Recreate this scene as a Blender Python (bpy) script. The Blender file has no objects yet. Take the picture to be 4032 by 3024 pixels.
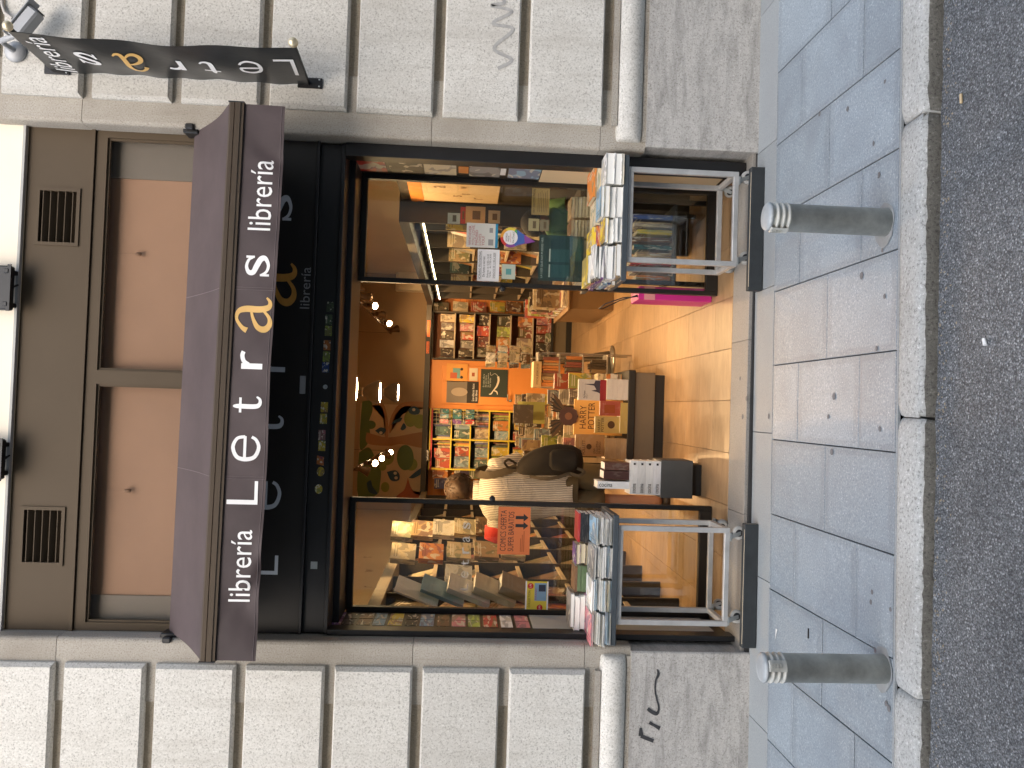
import bpy, bmesh, math, random
import numpy as np
from mathutils import Vector, Matrix, Euler
random.seed(7)
R_ = math.radians
scene = bpy.context.scene
C = scene.collection

# ------------------------------------------------------------------ camera
CAMF = 3261.0; CAMLOC = np.array([0.0, -4.5, 1.6])
def _cam_axes(pitch, yaw, roll):
    cy, sy = math.cos(yaw), math.sin(yaw); cp, sp = math.cos(pitch), math.sin(pitch)
    cr, sr = math.cos(roll), math.sin(roll)
    fwd = np.array([sy*cp, cy*cp, -sp]); right = np.array([cy, -sy, 0.0]); down = np.cross(fwd, right)
    return np.array([cr*right+sr*down, -sr*right+cr*down, fwd])
CAMAX = _cam_axes(R_(3.36), R_(1.62), R_(-1.985))
cam_data = bpy.data.cameras.new('camera'); cam = bpy.data.objects.new('camera', cam_data); C.objects.link(cam)
cam_data.sensor_width = 36.0; cam_data.sensor_fit = 'HORIZONTAL'; cam_data.lens = 36.0*CAMF/4032.0
cam_data.clip_start = 0.05; cam_data.clip_end = 500
# the phone was held sideways: picture right = down, picture up = right
_rx, _dn, _fw = CAMAX
cam.matrix_world = Matrix(((_dn[0], _rx[0], -_fw[0], CAMLOC[0]), (_dn[1], _rx[1], -_fw[1], CAMLOC[1]),
                           (_dn[2], _rx[2], -_fw[2], CAMLOC[2]), (0, 0, 0, 1)))
scene.camera = cam

# ------------------------------------------------------------------ world, sun, exposure
world = bpy.data.worlds.new('World'); scene.world = world; world.use_nodes = True
wn = world.node_tree; wn.nodes.clear()
sky = wn.nodes.new('ShaderNodeTexSky'); sky.sky_type = 'NISHITA'; sky.sun_disc = False
sky.sun_elevation = R_(40); sky.sun_rotation = R_(200); sky.air_density = 1.0; sky.dust_density = 3.0; sky.ozone_density = 1.0
bg = wn.nodes.new('ShaderNodeBackground'); bg.inputs['Strength'].default_value = 0.15
wo = wn.nodes.new('ShaderNodeOutputWorld')
wn.links.new(sky.outputs[0], bg.inputs[0]); wn.links.new(bg.outputs[0], wo.inputs[0])
sun_d = bpy.data.lights.new('sun', 'SUN'); sun_d.energy = 1.45; sun_d.angle = R_(90); sun_d.color = (1.0, 0.975, 0.92)
sun = bpy.data.objects.new('sun', sun_d); C.objects.link(sun)
_az, _el = R_(200), R_(40)      # from behind the camera, a little left
_sd = Vector((math.sin(_az)*math.cos(_el), math.cos(_az)*math.cos(_el), math.sin(_el)))
sun.rotation_euler = (-_sd).to_track_quat('-Z', 'Y').to_euler()
scene.view_settings.view_transform = 'Standard'; scene.view_settings.look = 'None'
scene.view_settings.gamma = 1.0; scene.view_settings.use_curve_mapping = False
scene.view_settings.exposure = 1.08
scene.cycles.max_bounces = 5; scene.cycles.diffuse_bounces = 3; scene.cycles.glossy_bounces = 2; scene.cycles.transparent_max_bounces = 10
scene.cycles.use_adaptive_sampling = True; scene.cycles.adaptive_threshold = .02
scene.cycles.use_denoising = True
scene.cycles.sample_clamp_indirect = 6.0

# ------------------------------------------------------------------ geometry helpers
def ray(x, y): return CAMAX.T @ np.array([(1512-y)/CAMF, (x-2016)/CAMF, 1.0])
def PY(x, y, Y): d = ray(x, y); return CAMLOC + (Y-CAMLOC[1])/d[1]*d      # photo pixel -> point on a plane of depth Y
def PX(x, y, X): d = ray(x, y); return CAMLOC + (X-CAMLOC[0])/d[0]*d
def PZ(x, y, Z): d = ray(x, y); return CAMLOC + (Z-CAMLOC[2])/d[2]*d
def gz(x, y): return .008*x + .015*y

class MB:
    def __init__(s): s.v = []; s.f = []; s.m = []; s.sm = []
    def add(s, vs, fs, mi=0, smooth=False):
        b = len(s.v); s.v += [tuple(map(float, p)) for p in vs]
        for f in fs: s.f.append(tuple(b+i for i in f)); s.m.append(mi); s.sm.append(smooth)
        return s
    def box(s, x0, x1, y0, y1, z0, z1, mi=0):
        vs = [(x0,y0,z0),(x1,y0,z0),(x1,y1,z0),(x0,y1,z0),(x0,y0,z1),(x1,y0,z1),(x1,y1,z1),(x0,y1,z1)]
        return s.add(vs, [(3,2,1,0),(4,5,6,7),(0,1,5,4),(1,2,6,5),(2,3,7,6),(3,0,4,7)], mi)
    def cbox(s, x0, x1, y0, y1, z0, z1, c=.004, mi=0):      # box with chamfered edges
        vs = []; 
        X = (x0, x1); Y = (y0, y1); Z = (z0, z1); idx = {}
        for i in (0,1):
            for j in (0,1):
                for k in (0,1):
                    dx = c if i == 0 else -c; dy = c if j == 0 else -c; dz = c if k == 0 else -c
                    idx[i,j,k] = len(vs)
                    vs += [(X[i], Y[j]+dy, Z[k]+dz), (X[i]+dx, Y[j], Z[k]+dz), (X[i]+dx, Y[j]+dy, Z[k])]
        I = lambda i,j,k,a: idx[i,j,k]+a
        fs = []
        for i in (0,1): fs.append([I(i,0,0,0),I(i,1,0,0),I(i,1,1,0),I(i,0,1,0)][::(-1 if i == 0 else 1)])
        for j in (0,1): fs.append([I(0,j,0,1),I(1,j,0,1),I(1,j,1,1),I(0,j,1,1)][::(1 if j == 0 else -1)])
        for k in (0,1): fs.append([I(0,0,k,2),I(1,0,k,2),I(1,1,k,2),I(0,1,k,2)][::(-1 if k == 0 else 1)])
        for i in (0,1):
            for j in (0,1): fs.append([I(i,j,0,0),I(i,j,1,0),I(i,j,1,1),I(i,j,0,1)][::(1 if i != j else -1)])
        for j in (0,1):
            for k in (0,1): fs.append([I(0,j,k,1),I(1,j,k,1),I(1,j,k,2),I(0,j,k,2)][::(-1 if j == k else 1)][::-1])
        for i in (0,1):
            for k in (0,1): fs.append([I(i,0,k,2),I(i,1,k,2),I(i,1,k,0),I(i,0,k,0)][::(1 if i == k else -1)][::-1])
        for i in (0,1):
            for j in (0,1):
                for k in (0,1): fs.append([I(i,j,k,0),I(i,j,k,1),I(i,j,k,2)][::(1 if (i+j+k) % 2 == 1 else -1)])
        return s.add(vs, fs, mi)
    def prism(s, poly, axis, a, b, mi=0, smooth=False):     # 2D polygon extruded along an axis
        n = len(poly)
        def mk(p, t):
            return (t, p[0], p[1]) if axis == 'x' else ((p[0], t, p[1]) if axis == 'y' else (p[0], p[1], t))
        vs = [mk(p, a) for p in poly]+[mk(p, b) for p in poly]
        fs = [tuple(range(n)), tuple(range(2*n-1, n-1, -1))]
        s.add(vs, fs, mi)
        return s.add(vs, [(i, n+i, n+(i+1) % n, (i+1) % n) for i in range(n)], mi, smooth)
    def tube(s, pts, r, n=10, mi=0, smooth=True, cap=True):
        pts = [Vector(p) for p in pts]; rs = r if isinstance(r, (list, tuple)) else [r]*len(pts)
        rings = []; prev = None
        for i, p in enumerate(pts):
            t = (pts[min(i+1, len(pts)-1)]-pts[max(i-1, 0)]).normalized()
            if prev is None:
                u = t.cross(Vector((0,0,1)))
                if u.length < .1: u = t.cross(Vector((1,0,0)))
            else: u = prev-t*prev.dot(t)
            u.normalize(); prev = u; w = t.cross(u)
            rings.append([p+(u*math.cos(2*math.pi*k/n)+w*math.sin(2*math.pi*k/n))*rs[i] for k in range(n)])
        vs = [q for rg in rings for q in rg]; fs = []
        for i in range(len(pts)-1):
            for k in range(n): fs.append((i*n+k, i*n+(k+1) % n, (i+1)*n+(k+1) % n, (i+1)*n+k))
        s.add(vs, fs, mi, smooth)
        if cap: s.add(rings[0]+rings[-1], [tuple(range(n))[::-1], tuple(range(n, 2*n))], mi)
        return s
    def loft(s, rings, mi=0, smooth=True, cap=True):
        n = len(rings[0]); vs = [q for rg in rings for q in rg]; fs = []
        for i in range(len(rings)-1):
            for k in range(n): fs.append((i*n+k, i*n+(k+1) % n, (i+1)*n+(k+1) % n, (i+1)*n+k))
        if cap: fs += [tuple(range(n))[::-1], tuple((len(rings)-1)*n+k for k in range(n))]
        return s.add(vs, fs, mi, smooth)
    def lathe(s, prof, cx=0, cy=0, n=24, mi=0, smooth=True, M=None):  # prof: (r,z)
        rings = []
        for r, z in prof:
            rg = [Vector((cx+r*math.cos(2*math.pi*k/n), cy+r*math.sin(2*math.pi*k/n), z)) for k in range(n)]
            if M is not None: rg = [M @ p for p in rg]
            rings.append(rg)
        return s.loft(rings, mi, smooth)
    def sphere(s, c, r, n=14, m=9, mi=0, sc=(1,1,1)):
        rings = []
        for i in range(m+1):
            a = math.pi*i/m; rr = max(math.sin(a), .004)*r
            rings.append([(c[0]+rr*math.cos(2*math.pi*k/n)*sc[0], c[1]+rr*math.sin(2*math.pi*k/n)*sc[1], c[2]-math.cos(a)*r*sc[2]) for k in range(n)])
        return s.loft(rings, mi, True)
    def mesh(s, name, mats):
        me = bpy.data.meshes.new(name); me.from_pydata(s.v, [], s.f)
        for m in (mats if isinstance(mats, (list, tuple)) else [mats]): me.materials.append(m)
        me.polygons.foreach_set('material_index', s.m); me.polygons.foreach_set('use_smooth', s.sm)
        me.update(); return me
    def build(s, name, mats, parent=None, **kw):
        return place(name, s.mesh(name, mats), parent, **kw)

WLOC = {}
def place(name, me, parent=None, M=None, color=None, label=None, cat=None, group=None, kind=None):
    o = bpy.data.objects.new(name, me); C.objects.link(o)
    if M is not None: o.matrix_basis = M
    if color is not None: o.color = (*color[:3], 1)
    if parent is not None:
        o.parent = parent
        if parent.name in WLOC: o.matrix_parent_inverse = Matrix.Translation(-Vector(WLOC[parent.name]))
    tag(o, label, cat, group, kind); return o
def tag(o, label=None, cat=None, group=None, kind=None):
    if label: o['label'] = label
    if cat: o['category'] = cat
    if group: o['group'] = group
    if kind: o['kind'] = kind
    return o
def thing(name, label, cat, loc=(0,0,0), group=None):
    o = bpy.data.objects.new(name, None); C.objects.link(o); o.location = loc; o.empty_display_size = .1
    WLOC[o.name] = tuple(loc); return tag(o, label, cat, group)
def struct(name, mb, m, parent=None): return mb.build(name, m, parent, kind='structure' if parent is None else None)
def bevel(o, w=.006, seg=2):
    b = o.modifiers.new('bevel', 'BEVEL'); b.width = w; b.segments = seg; b.limit_method = 'ANGLE'; return o
ORD = ['first','second','third','fourth','fifth','sixth','seventh','eighth','ninth','tenth','eleventh','twelfth','thirteenth','fourteenth','fifteenth','sixteenth','seventeenth','eighteenth','nineteenth','twentieth']

# ------------------------------------------------------------------ materials
def nodes(name):
    m = bpy.data.materials.new(name); m.use_nodes = True; nt = m.node_tree
    return m, nt, nt.nodes['Principled BSDF']
def N(nt, t, **kw):
    n = nt.nodes.new(t)
    for k, v in kw.items():
        if k in n.inputs.keys() if hasattr(n.inputs, 'keys') else False: n.inputs[k].default_value = v
        else: setattr(n, k, v)
    return n
def noise(nt, scale, detail=4, rough=.6, co=None, dist=0):
    n = nt.nodes.new('ShaderNodeTexNoise'); n.inputs['Scale'].default_value = scale
    n.inputs['Detail'].default_value = detail; n.inputs['Roughness'].default_value = rough; n.inputs['Distortion'].default_value = dist
    if co is not None: nt.links.new(co, n.inputs['Vector'])
    return n
def ramp(nt, fac, stops, interp='LINEAR'):
    r = nt.nodes.new('ShaderNodeValToRGB'); r.color_ramp.interpolation = interp
    e = r.color_ramp.elements
    while len(e) < len(stops): e.new(.5)
    for i, (p, c) in enumerate(stops): e[i].position = p; e[i].color = (*c[:3], 1) if len(c) >= 3 else (c[0],)*3+(1,)
    nt.links.new(fac, r.inputs[0]); return r
def mix(nt, fac, a, b, blend='MIX'):
    n = nt.nodes.new('ShaderNodeMix'); n.data_type = 'RGBA'; n.blend_type = blend
    for v, i in ((fac, 0), (a, 6), (b, 7)):
        if hasattr(v, 'is_linked') or hasattr(v, 'links'): nt.links.new(v, n.inputs[i])
        elif i == 0: n.inputs[0].default_value = v
        else: n.inputs[i].default_value = (*v[:3], 1)
    return n.outputs[2]
def objco(nt, out='Object'):
    return nt.nodes.new('ShaderNodeTexCoord').outputs[out]
def bumpn(nt, bs, h, strength=.3, dist=.01):
    b = nt.nodes.new('ShaderNodeBump'); b.inputs['Strength'].default_value = strength; b.inputs['Distance'].default_value = dist
    nt.links.new(h, b.inputs['Height']); nt.links.new(b.outputs[0], bs.inputs['Normal'])
def mat(name, col, rough=.6, metal=0.0, var=.12, scale=6, bump=0, bscale=80, spec=.5):
    m, nt, bs = nodes(name); bs.inputs['Roughness'].default_value = rough; bs.inputs['Metallic'].default_value = metal
    bs.inputs['Specular IOR Level'].default_value = spec
    co = objco(nt); n = noise(nt, scale, 5, .65, co)
    lo = tuple(c*(1-var) for c in col); hi = tuple(min(1, c*(1+var)) for c in col)
    r = ramp(nt, n.outputs[0], [(.3, lo), (.7, hi)]); nt.links.new(r.outputs[0], bs.inputs['Base Color'])
    if bump: bumpn(nt, bs, noise(nt, bscale, 4, .6, co).outputs[0], bump, .004)
    return m
def stone(name, base, dark, light, grain=130, stain=(.3,.28,.25), stain_amt=.35, bump=.35, streak=False, rough=.85, tone=.07, runs=0):
    m, nt, bs = nodes(name); bs.inputs['Roughness'].default_value = rough; co = objco(nt)
    g = noise(nt, grain, 3, .7, co)
    r = ramp(nt, g.outputs[0], [(.34, dark), (.47, base), (.58, base), (.72, light)])
    v = nt.nodes.new('ShaderNodeTexVoronoi'); v.inputs['Scale'].default_value = grain*.9; nt.links.new(co, v.inputs['Vector'])
    sp = ramp(nt, v.outputs['Distance'], [(.05, (1,1,1)), (.22, (0,0,0))])
    sel = noise(nt, grain*.35, 2, .5, co); sl = ramp(nt, sel.outputs[0], [(.52, (0,0,0)), (.6, (1,1,1))])
    mul = nt.nodes.new('ShaderNodeMath'); mul.operation = 'MULTIPLY'; nt.links.new(sp.outputs[0], mul.inputs[0]); nt.links.new(sl.outputs[0], mul.inputs[1])
    c1 = mix(nt, mul.outputs[0], r.outputs[0], tuple(x*.35 for x in dark))
    if streak:
        mp = nt.nodes.new('ShaderNodeMapping'); mp.inputs['Scale'].default_value = (1.4, 1.4, 7); mp.inputs['Rotation'].default_value = (0, .25, 0)
        nt.links.new(co, mp.inputs[0]); st = noise(nt, 2.2, 6, .72, mp.outputs[0], .6)
    else: st = noise(nt, 1.7, 6, .7, co, .3)
    sr = ramp(nt, st.outputs[0], [(.45, (0,0,0)), (.75, (stain_amt,)*3)])
    c2 = mix(nt, sr.outputs[0], c1, stain)
    if runs:
        m2 = nt.nodes.new('ShaderNodeMapping'); m2.inputs['Scale'].default_value = (9, 9, .7); nt.links.new(co, m2.inputs[0])
        rn = ramp(nt, noise(nt, 1.6, 5, .7, m2.outputs[0], .2).outputs[0], [(.50, (0,0,0)), (.78, (runs,)*3)]); c2 = mix(nt, rn.outputs[0], c2, stain)
    oi = nt.nodes.new('ShaderNodeObjectInfo'); mr = nt.nodes.new('ShaderNodeMapRange'); mr.inputs[3].default_value = 1-tone; mr.inputs[4].default_value = 1+tone
    hs = nt.nodes.new('ShaderNodeHueSaturation'); nt.links.new(oi.outputs['Random'], mr.inputs[0]); nt.links.new(mr.outputs[0], hs.inputs['Value']); nt.links.new(c2, hs.inputs['Color'])
    nt.links.new(hs.outputs[0], bs.inputs['Base Color']); bumpn(nt, bs, g.outputs[0], bump, .004); return m

M = {}
M['granite'] = stone('granite_block', (.63,.615,.57), (.36,.35,.315), (.82,.81,.77), 105, (.40,.375,.33), .42, .4, runs=.5)
M['granite_base'] = stone('granite_base', (.44,.425,.40), (.26,.25,.23), (.58,.57,.55), 120, (.16,.155,.145), .75, .4, True)
M['granite_band'] = stone('granite_band', (.40,.37,.32), (.24,.215,.18), (.54,.51,.46), 130, (.25,.215,.17), .6, .4, runs=.5)
M['granite_joint'] = stone('granite_joint', (.36,.315,.245), (.24,.205,.155), (.48,.43,.35), 130, (.16,.13,.095), .5, .4)
M['paver'] = stone('grey_granite_paver', (.285,.335,.375), (.19,.23,.27), (.58,.64,.69), 120, (.17,.195,.225), .6, .2, rough=.5, tone=.09)
nt = M['paver'].node_tree; bs = nt.nodes['Principled BSDF']; lk0 = bs.inputs['Base Color'].links[0].from_socket
sp_ = nt.nodes.new('ShaderNodeSeparateXYZ'); nt.links.new(objco(nt, 'Generated'), sp_.inputs[0]); mins = []
for ax_ in (0, 1):
    pp = nt.nodes.new('ShaderNodeMath'); pp.operation = 'PINGPONG'; pp.inputs[1].default_value = .5; nt.links.new(sp_.outputs[ax_], pp.inputs[0]); mins.append(pp.outputs[0])
mn = nt.nodes.new('ShaderNodeMath'); mn.operation = 'MINIMUM'; nt.links.new(mins[0], mn.inputs[0]); nt.links.new(mins[1], mn.inputs[1])
nz = noise(nt, 9, 5, .7, objco(nt)); ml = nt.nodes.new('ShaderNodeMath'); ml.operation = 'MULTIPLY_ADD'; ml.inputs[1].default_value = -.12; nt.links.new(nz.outputs[0], ml.inputs[0]); nt.links.new(mn.outputs[0], ml.inputs[2])
dr_ = ramp(nt, ml.outputs[0], [(0, (.16,.16,.16)), (.02, (0,0,0))]); nt.links.new(mix(nt, dr_.outputs[0], lk0, (.10,.105,.11)), bs.inputs['Base Color'])
M['paver_edge'] = stone('pale_paver_strip', (.29,.315,.325), (.23,.25,.26), (.37,.395,.405), 170, (.24,.24,.245), .4, .12, rough=.6)
M['slab'] = stone('threshold_stone', (.29,.275,.25), (.21,.20,.18), (.36,.345,.32), 140, (.2,.19,.175), .6, .15, rough=.6)
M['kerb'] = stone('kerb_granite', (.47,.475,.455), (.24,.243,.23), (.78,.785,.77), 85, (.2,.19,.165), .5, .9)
M['kerb_face'] = stone('dark_kerb_face', (.15,.142,.122), (.07,.066,.056), (.28,.27,.24), 85, (.06,.055,.045), .6, 1.0)  # kerbstone front faces, coloured darker than their tops
M['grout'] = mat('dark_grout', (.07,.07,.068), .95, bump=.3)
M['mortar'] = mat('pale_mortar', (.28,.295,.30), .9, 0, .15, 14, .3, 60)
M['sill_strip'] = mat('dark_sill_strip', (.03,.03,.03), .9)
# asphalt: dark binder with pale exposed aggregate
m, nt, bs = nodes('asphalt'); co = objco(nt); bs.inputs['Roughness'].default_value = .75
v = nt.nodes.new('ShaderNodeTexVoronoi'); v.inputs['Scale'].default_value = 125; nt.links.new(co, v.inputs['Vector'])
v2 = nt.nodes.new('ShaderNodeTexVoronoi'); v2.inputs['Scale'].default_value = 220; nt.links.new(co, v2.inputs['Vector'])
agg = ramp(nt, v.outputs['Color'], [(.25, (.105,.112,.118)), (.5, (.22,.232,.24)), (.72, (.345,.362,.372)), (.88, (.72,.74,.75))])
gap = ramp(nt, v.outputs['Distance'], [(.25, (1,1,1)), (.62, (0,0,0))])
c1 = mix(nt, gap.outputs[0], (.04,.041,.042), agg.outputs[0])
fine = ramp(nt, v2.outputs['Color'], [(.35, (.105,.112,.117)), (.9, (.42,.44,.45))])
c2 = mix(nt, .45, c1, fine.outputs[0])
big = ramp(nt, noise(nt, .9, 5, .65, co, .4).outputs[0], [(.33, (.66,.66,.67)), (.66, (1.05,1.05,1.05))]); nt.links.new(mix(nt, 1.0, c2, big.outputs[0], 'MULTIPLY'), bs.inputs['Base Color'])
bumpn(nt, bs, v.outputs['Distance'], .8, -.006); M['asphalt'] = m
M['brown_metal'] = mat('brown_painted_metal', (.088,.064,.040), .6, 0, .06, 2, spec=.2)
M['black_metal'] = mat('black_painted_metal', (.012,.012,.013), .42, 0, .3, 3)
M['black_fascia'] = mat('black_fascia', (.022,.020,.018), .38, 0, .2, 2)
M['dark_frame'] = mat('dark_bronze_frame', (.016,.014,.012), .4, 0, .2, 3)
M['cream_wall'] = mat('cream_plaster', (.84,.77,.64), .9, 0, .03, 3, .1)
M['plaster'] = mat('grey_plaster', (.42,.42,.40), .9, 0, .08, 5, .1)
M['terracotta'] = mat('terracotta_panel', (.37,.235,.155), .7, 0, .12, .8)
M['grey_blind'] = mat('grey_side_panel', (.20,.185,.16), .7, 0, .08, 1.2)
M['dark_void'] = mat('dark_void', (.01,.009,.008), .8)
M['awning'] = mat('plum_awning_fabric', (.072,.054,.055), .6, 0, .18, 3.5, .3, 7, spec=.35)
M['awning_bar'] = mat('brown_aluminium', (.075,.055,.038), .35, .3, .1, 3)
M['white_print'] = mat('white_print', (.86,.86,.85), .5, 0, .02)
M['gold_print'] = mat('gold_print', (.72,.45,.15), .45, 0, .08, 20)
M['gold_letter'] = mat('gold_letter', (.62,.30,.06), .4, .2, .1, 20)
M['steel_letter'] = mat('brushed_steel_letter', (.60,.63,.65), .45, .1, .05)
M['steel_text'] = mat('dull_steel_text', (.34,.34,.34), .45, .1, .05)
M['black_print'] = mat('black_print', (.015,.015,.015), .6)
M['banner'] = mat('black_vinyl_banner', (.026,.028,.029), .30, 0, .25, 4, .55, 6)
M['brass'] = mat('pale_brass', (.72,.62,.42), .35, .6, .1)
M['cctv_grey'] = mat('grey_cast_housing', (.36,.37,.38), .5, .2, .1)
M['cable'] = mat('black_cable', (.02,.02,.02), .6)
M['conduit'] = mat('grey_conduit', (.38,.36,.33), .6)
M['cart_steel'] = mat('brushed_steel_frame', (.50,.50,.49), .42, .45, .15, 9)
M['cart_board'] = mat('grey_laminate', (.05,.062,.072), .55, 0, .12, 8)
M['raw_wood'] = mat('raw_board_edge', (.52,.44,.32), .8)
M['rubber'] = mat('black_rubber', (.02,.02,.021), .7)
M['wheel_grey'] = mat('grey_wheel', (.40,.40,.38), .6)
M['zinc'] = mat('zinc_plate', (.45,.48,.48), .35, .7, .1)
M['bollard'] = mat('grey_cast_iron_paint', (.50,.505,.465), .5, .05, .30, 11, .3, 30)
M['bollard_top'] = mat('worn_bollard_top', (.42,.45,.46), .55, .2, .2, 9, .2, 30)
M['litter'] = mat('white_paper_scrap', (.8,.8,.78), .8)
M['butt'] = mat('cigarette_butt', (.66,.50,.30), .8)
M['gum'] = mat('old_gum_spot', (.16,.16,.165), .85)
M['graffiti'] = mat('black_marker_paint', (.035,.036,.04), .6, 0, .4, 30)
M['faded_paint'] = mat('faded_grey_paint', (.40,.395,.38), .8, 0, .25, 25)
M['pages'] = mat('paper_pages', (.86,.85,.80), .8, 0, .06, 40)
M['pages_warm'] = mat('aged_pages', (.62,.54,.38), .85, 0, .1, 40)
M['spiral'] = mat('pale_board', (.60,.60,.57), .7)
# shop
M['wall_warm'] = mat('warm_plaster', (.37,.25,.145), .9, 0, .04, 1.5)
M['wall_cream'] = mat('cream_interior', (.68,.52,.32), .85, 0, .05, 1.5)
M['band'] = mat('dark_pelmet', (.045,.038,.03), .6, 0, .1)
M['shelf_dark'] = mat('dark_shelf', (.055,.045,.034), .6, 0, .15, 4)
M['shelf_back'] = mat('brown_shelf_back', (.26,.10,.045), .7, 0, .1, 3)
M['shelf_edge'] = mat('pale_shelf_edge', (.45,.36,.25), .6)
M['slat_orange'] = mat('orange_slat', (.60,.22,.055), .6, 0, .1, 3)
M['door_orange'] = mat('orange_door_paint', (.72,.27,.06), .5, 0, .04, 2)
M['yellow_edge'] = mat('yellow_shelf_edge', (.72,.56,.06), .5)
M['red_edge'] = mat('red_shelf_edge', (.5,.05,.05), .5)
M['blue_shelf'] = mat('blue_shelf', (.03,.05,.11), .6)
M['table_grey'] = mat('taupe_panel', (.17,.135,.09), .6, 0, .06)
M['table_black'] = mat('black_plinth', (.018,.017,.015), .6)
M['cube_grey'] = mat('grey_cube', (.085,.088,.085), .6, 0, .06)
M['counter'] = mat('brown_counter', (.25,.155,.075), .6, 0, .05)
M['ac_unit'] = mat('cream_plastic', (.72,.62,.45), .5)
M['pendant'] = mat('taupe_pendant', (.20,.16,.115), .5)
M['spot_clear'] = mat('clear_brown_spot', (.16,.10,.055), .25, .3)
M['skin'] = mat('skin', (.46,.245,.15), .55, 0, .06, 12)
M['hair_dark'] = mat('brown_hair', (.05,.027,.013), .6, 0, .45, 45, .5, 90)
M['hair_black'] = mat('black_hair', (.010,.007,.005), .75, 0, .4, 45, .5, 90)
M['shorts'] = mat('olive_cotton', (.115,.085,.042), .85, 0, .15, 6, .3, 14)
M['leather'] = mat('dark_sandal', (.03,.02,.014), .6)
M['backpack'] = mat('dark_olive_canvas', (.019,.014,.0085), .95, 0, .22, 7, .35, 20)
M['strap'] = mat('khaki_webbing', (.075,.055,.03), .8)
M['green_shirt'] = mat('green_tshirt', (.13,.26,.12), .85, 0, .1, 6)
M['red_bag'] = mat('red_cloth', (.55,.04,.03), .7, 0, .15, 6)
M['magenta'] = mat('magenta_card', (.62,.03,.25), .45, 0, .12, 3)
M['stool'] = mat('grey_step_stool', (.085,.075,.06), .5)
M['clip_frame'] = mat('chrome_rack', (.45,.42,.36), .3, .7)
M['sky_blue'] = mat('blue_patch', (.1,.25,.4), .6)
def flat(name, col, rough=.6):
    if name not in M: M[name] = mat(name, col, rough, 0, .04, 8)
    return M[name]
def emit(name, col, s):
    m, nt, bs = nodes(name); bs.inputs['Base Color'].default_value = (*col, 1)
    bs.inputs['Emission Color'].default_value = (*col, 1); bs.inputs['Emission Strength'].default_value = s; return m
M['bulb'] = emit('lit_bulb', (1.0,.74,.42), 40)
M['tube'] = emit('lit_tube', (1.0,.80,.48), 8)
# striped shirt
m, nt, bs = nodes('striped_shirt'); co = objco(nt); bs.inputs['Roughness'].default_value = .85
w = nt.nodes.new('ShaderNodeTexWave'); w.wave_type = 'BANDS'; w.bands_direction = 'X'; w.inputs['Scale'].default_value = 24.0; w.inputs['Distortion'].default_value = 1.6; w.inputs['Detail'].default_value = 1; w.inputs['Detail Scale'].default_value = .8
nt.links.new(co, w.inputs['Vector'])
r = ramp(nt, w.outputs['Fac'], [(.12, (.17,.15,.135)), (.34, (.70,.65,.57))]); nt.links.new(r.outputs[0], bs.inputs['Base Color'])
bumpn(nt, bs, noise(nt, 9, 4, .6, co, .5).outputs[0], .5, .03); M['shirt'] = m
# clear glass: mostly see-through, with mirror reflection growing at grazing angles
def glass(name, tint=(1,1,1), refl=.04):
    m = bpy.data.materials.new(name); m.use_nodes = True; nt = m.node_tree; nt.nodes.clear()
    o = nt.nodes.new('ShaderNodeOutputMaterial'); tr = nt.nodes.new('ShaderNodeBsdfTransparent'); tr.inputs[0].default_value = (*tint, 1)
    gl = nt.nodes.new('ShaderNodeBsdfGlossy'); gl.inputs['Roughness'].default_value = .012
    lw = nt.nodes.new('ShaderNodeLayerWeight'); lw.inputs['Blend'].default_value = .5
    pw = nt.nodes.new('ShaderNodeMath'); pw.operation = 'POWER'; pw.inputs[1].default_value = 5; nt.links.new(lw.outputs['Facing'], pw.inputs[0])
    ad = nt.nodes.new('ShaderNodeMath'); ad.operation = 'MULTIPLY_ADD'; ad.inputs[1].default_value = 1-refl; ad.inputs[2].default_value = refl; nt.links.new(pw.outputs[0], ad.inputs[0])
    mx = nt.nodes.new('ShaderNodeMixShader'); nt.links.new(ad.outputs[0], mx.inputs[0]); nt.links.new(tr.outputs[0], mx.inputs[1]); nt.links.new(gl.outputs[0], mx.inputs[2])
    nt.links.new(mx.outputs[0], o.inputs[0]); return m
M['glass'] = glass('clear_glass', (.95,.97,.95), .08)
M['glass_up'] = glass('tinted_glass', (.96,.94,.92), .04)
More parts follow.
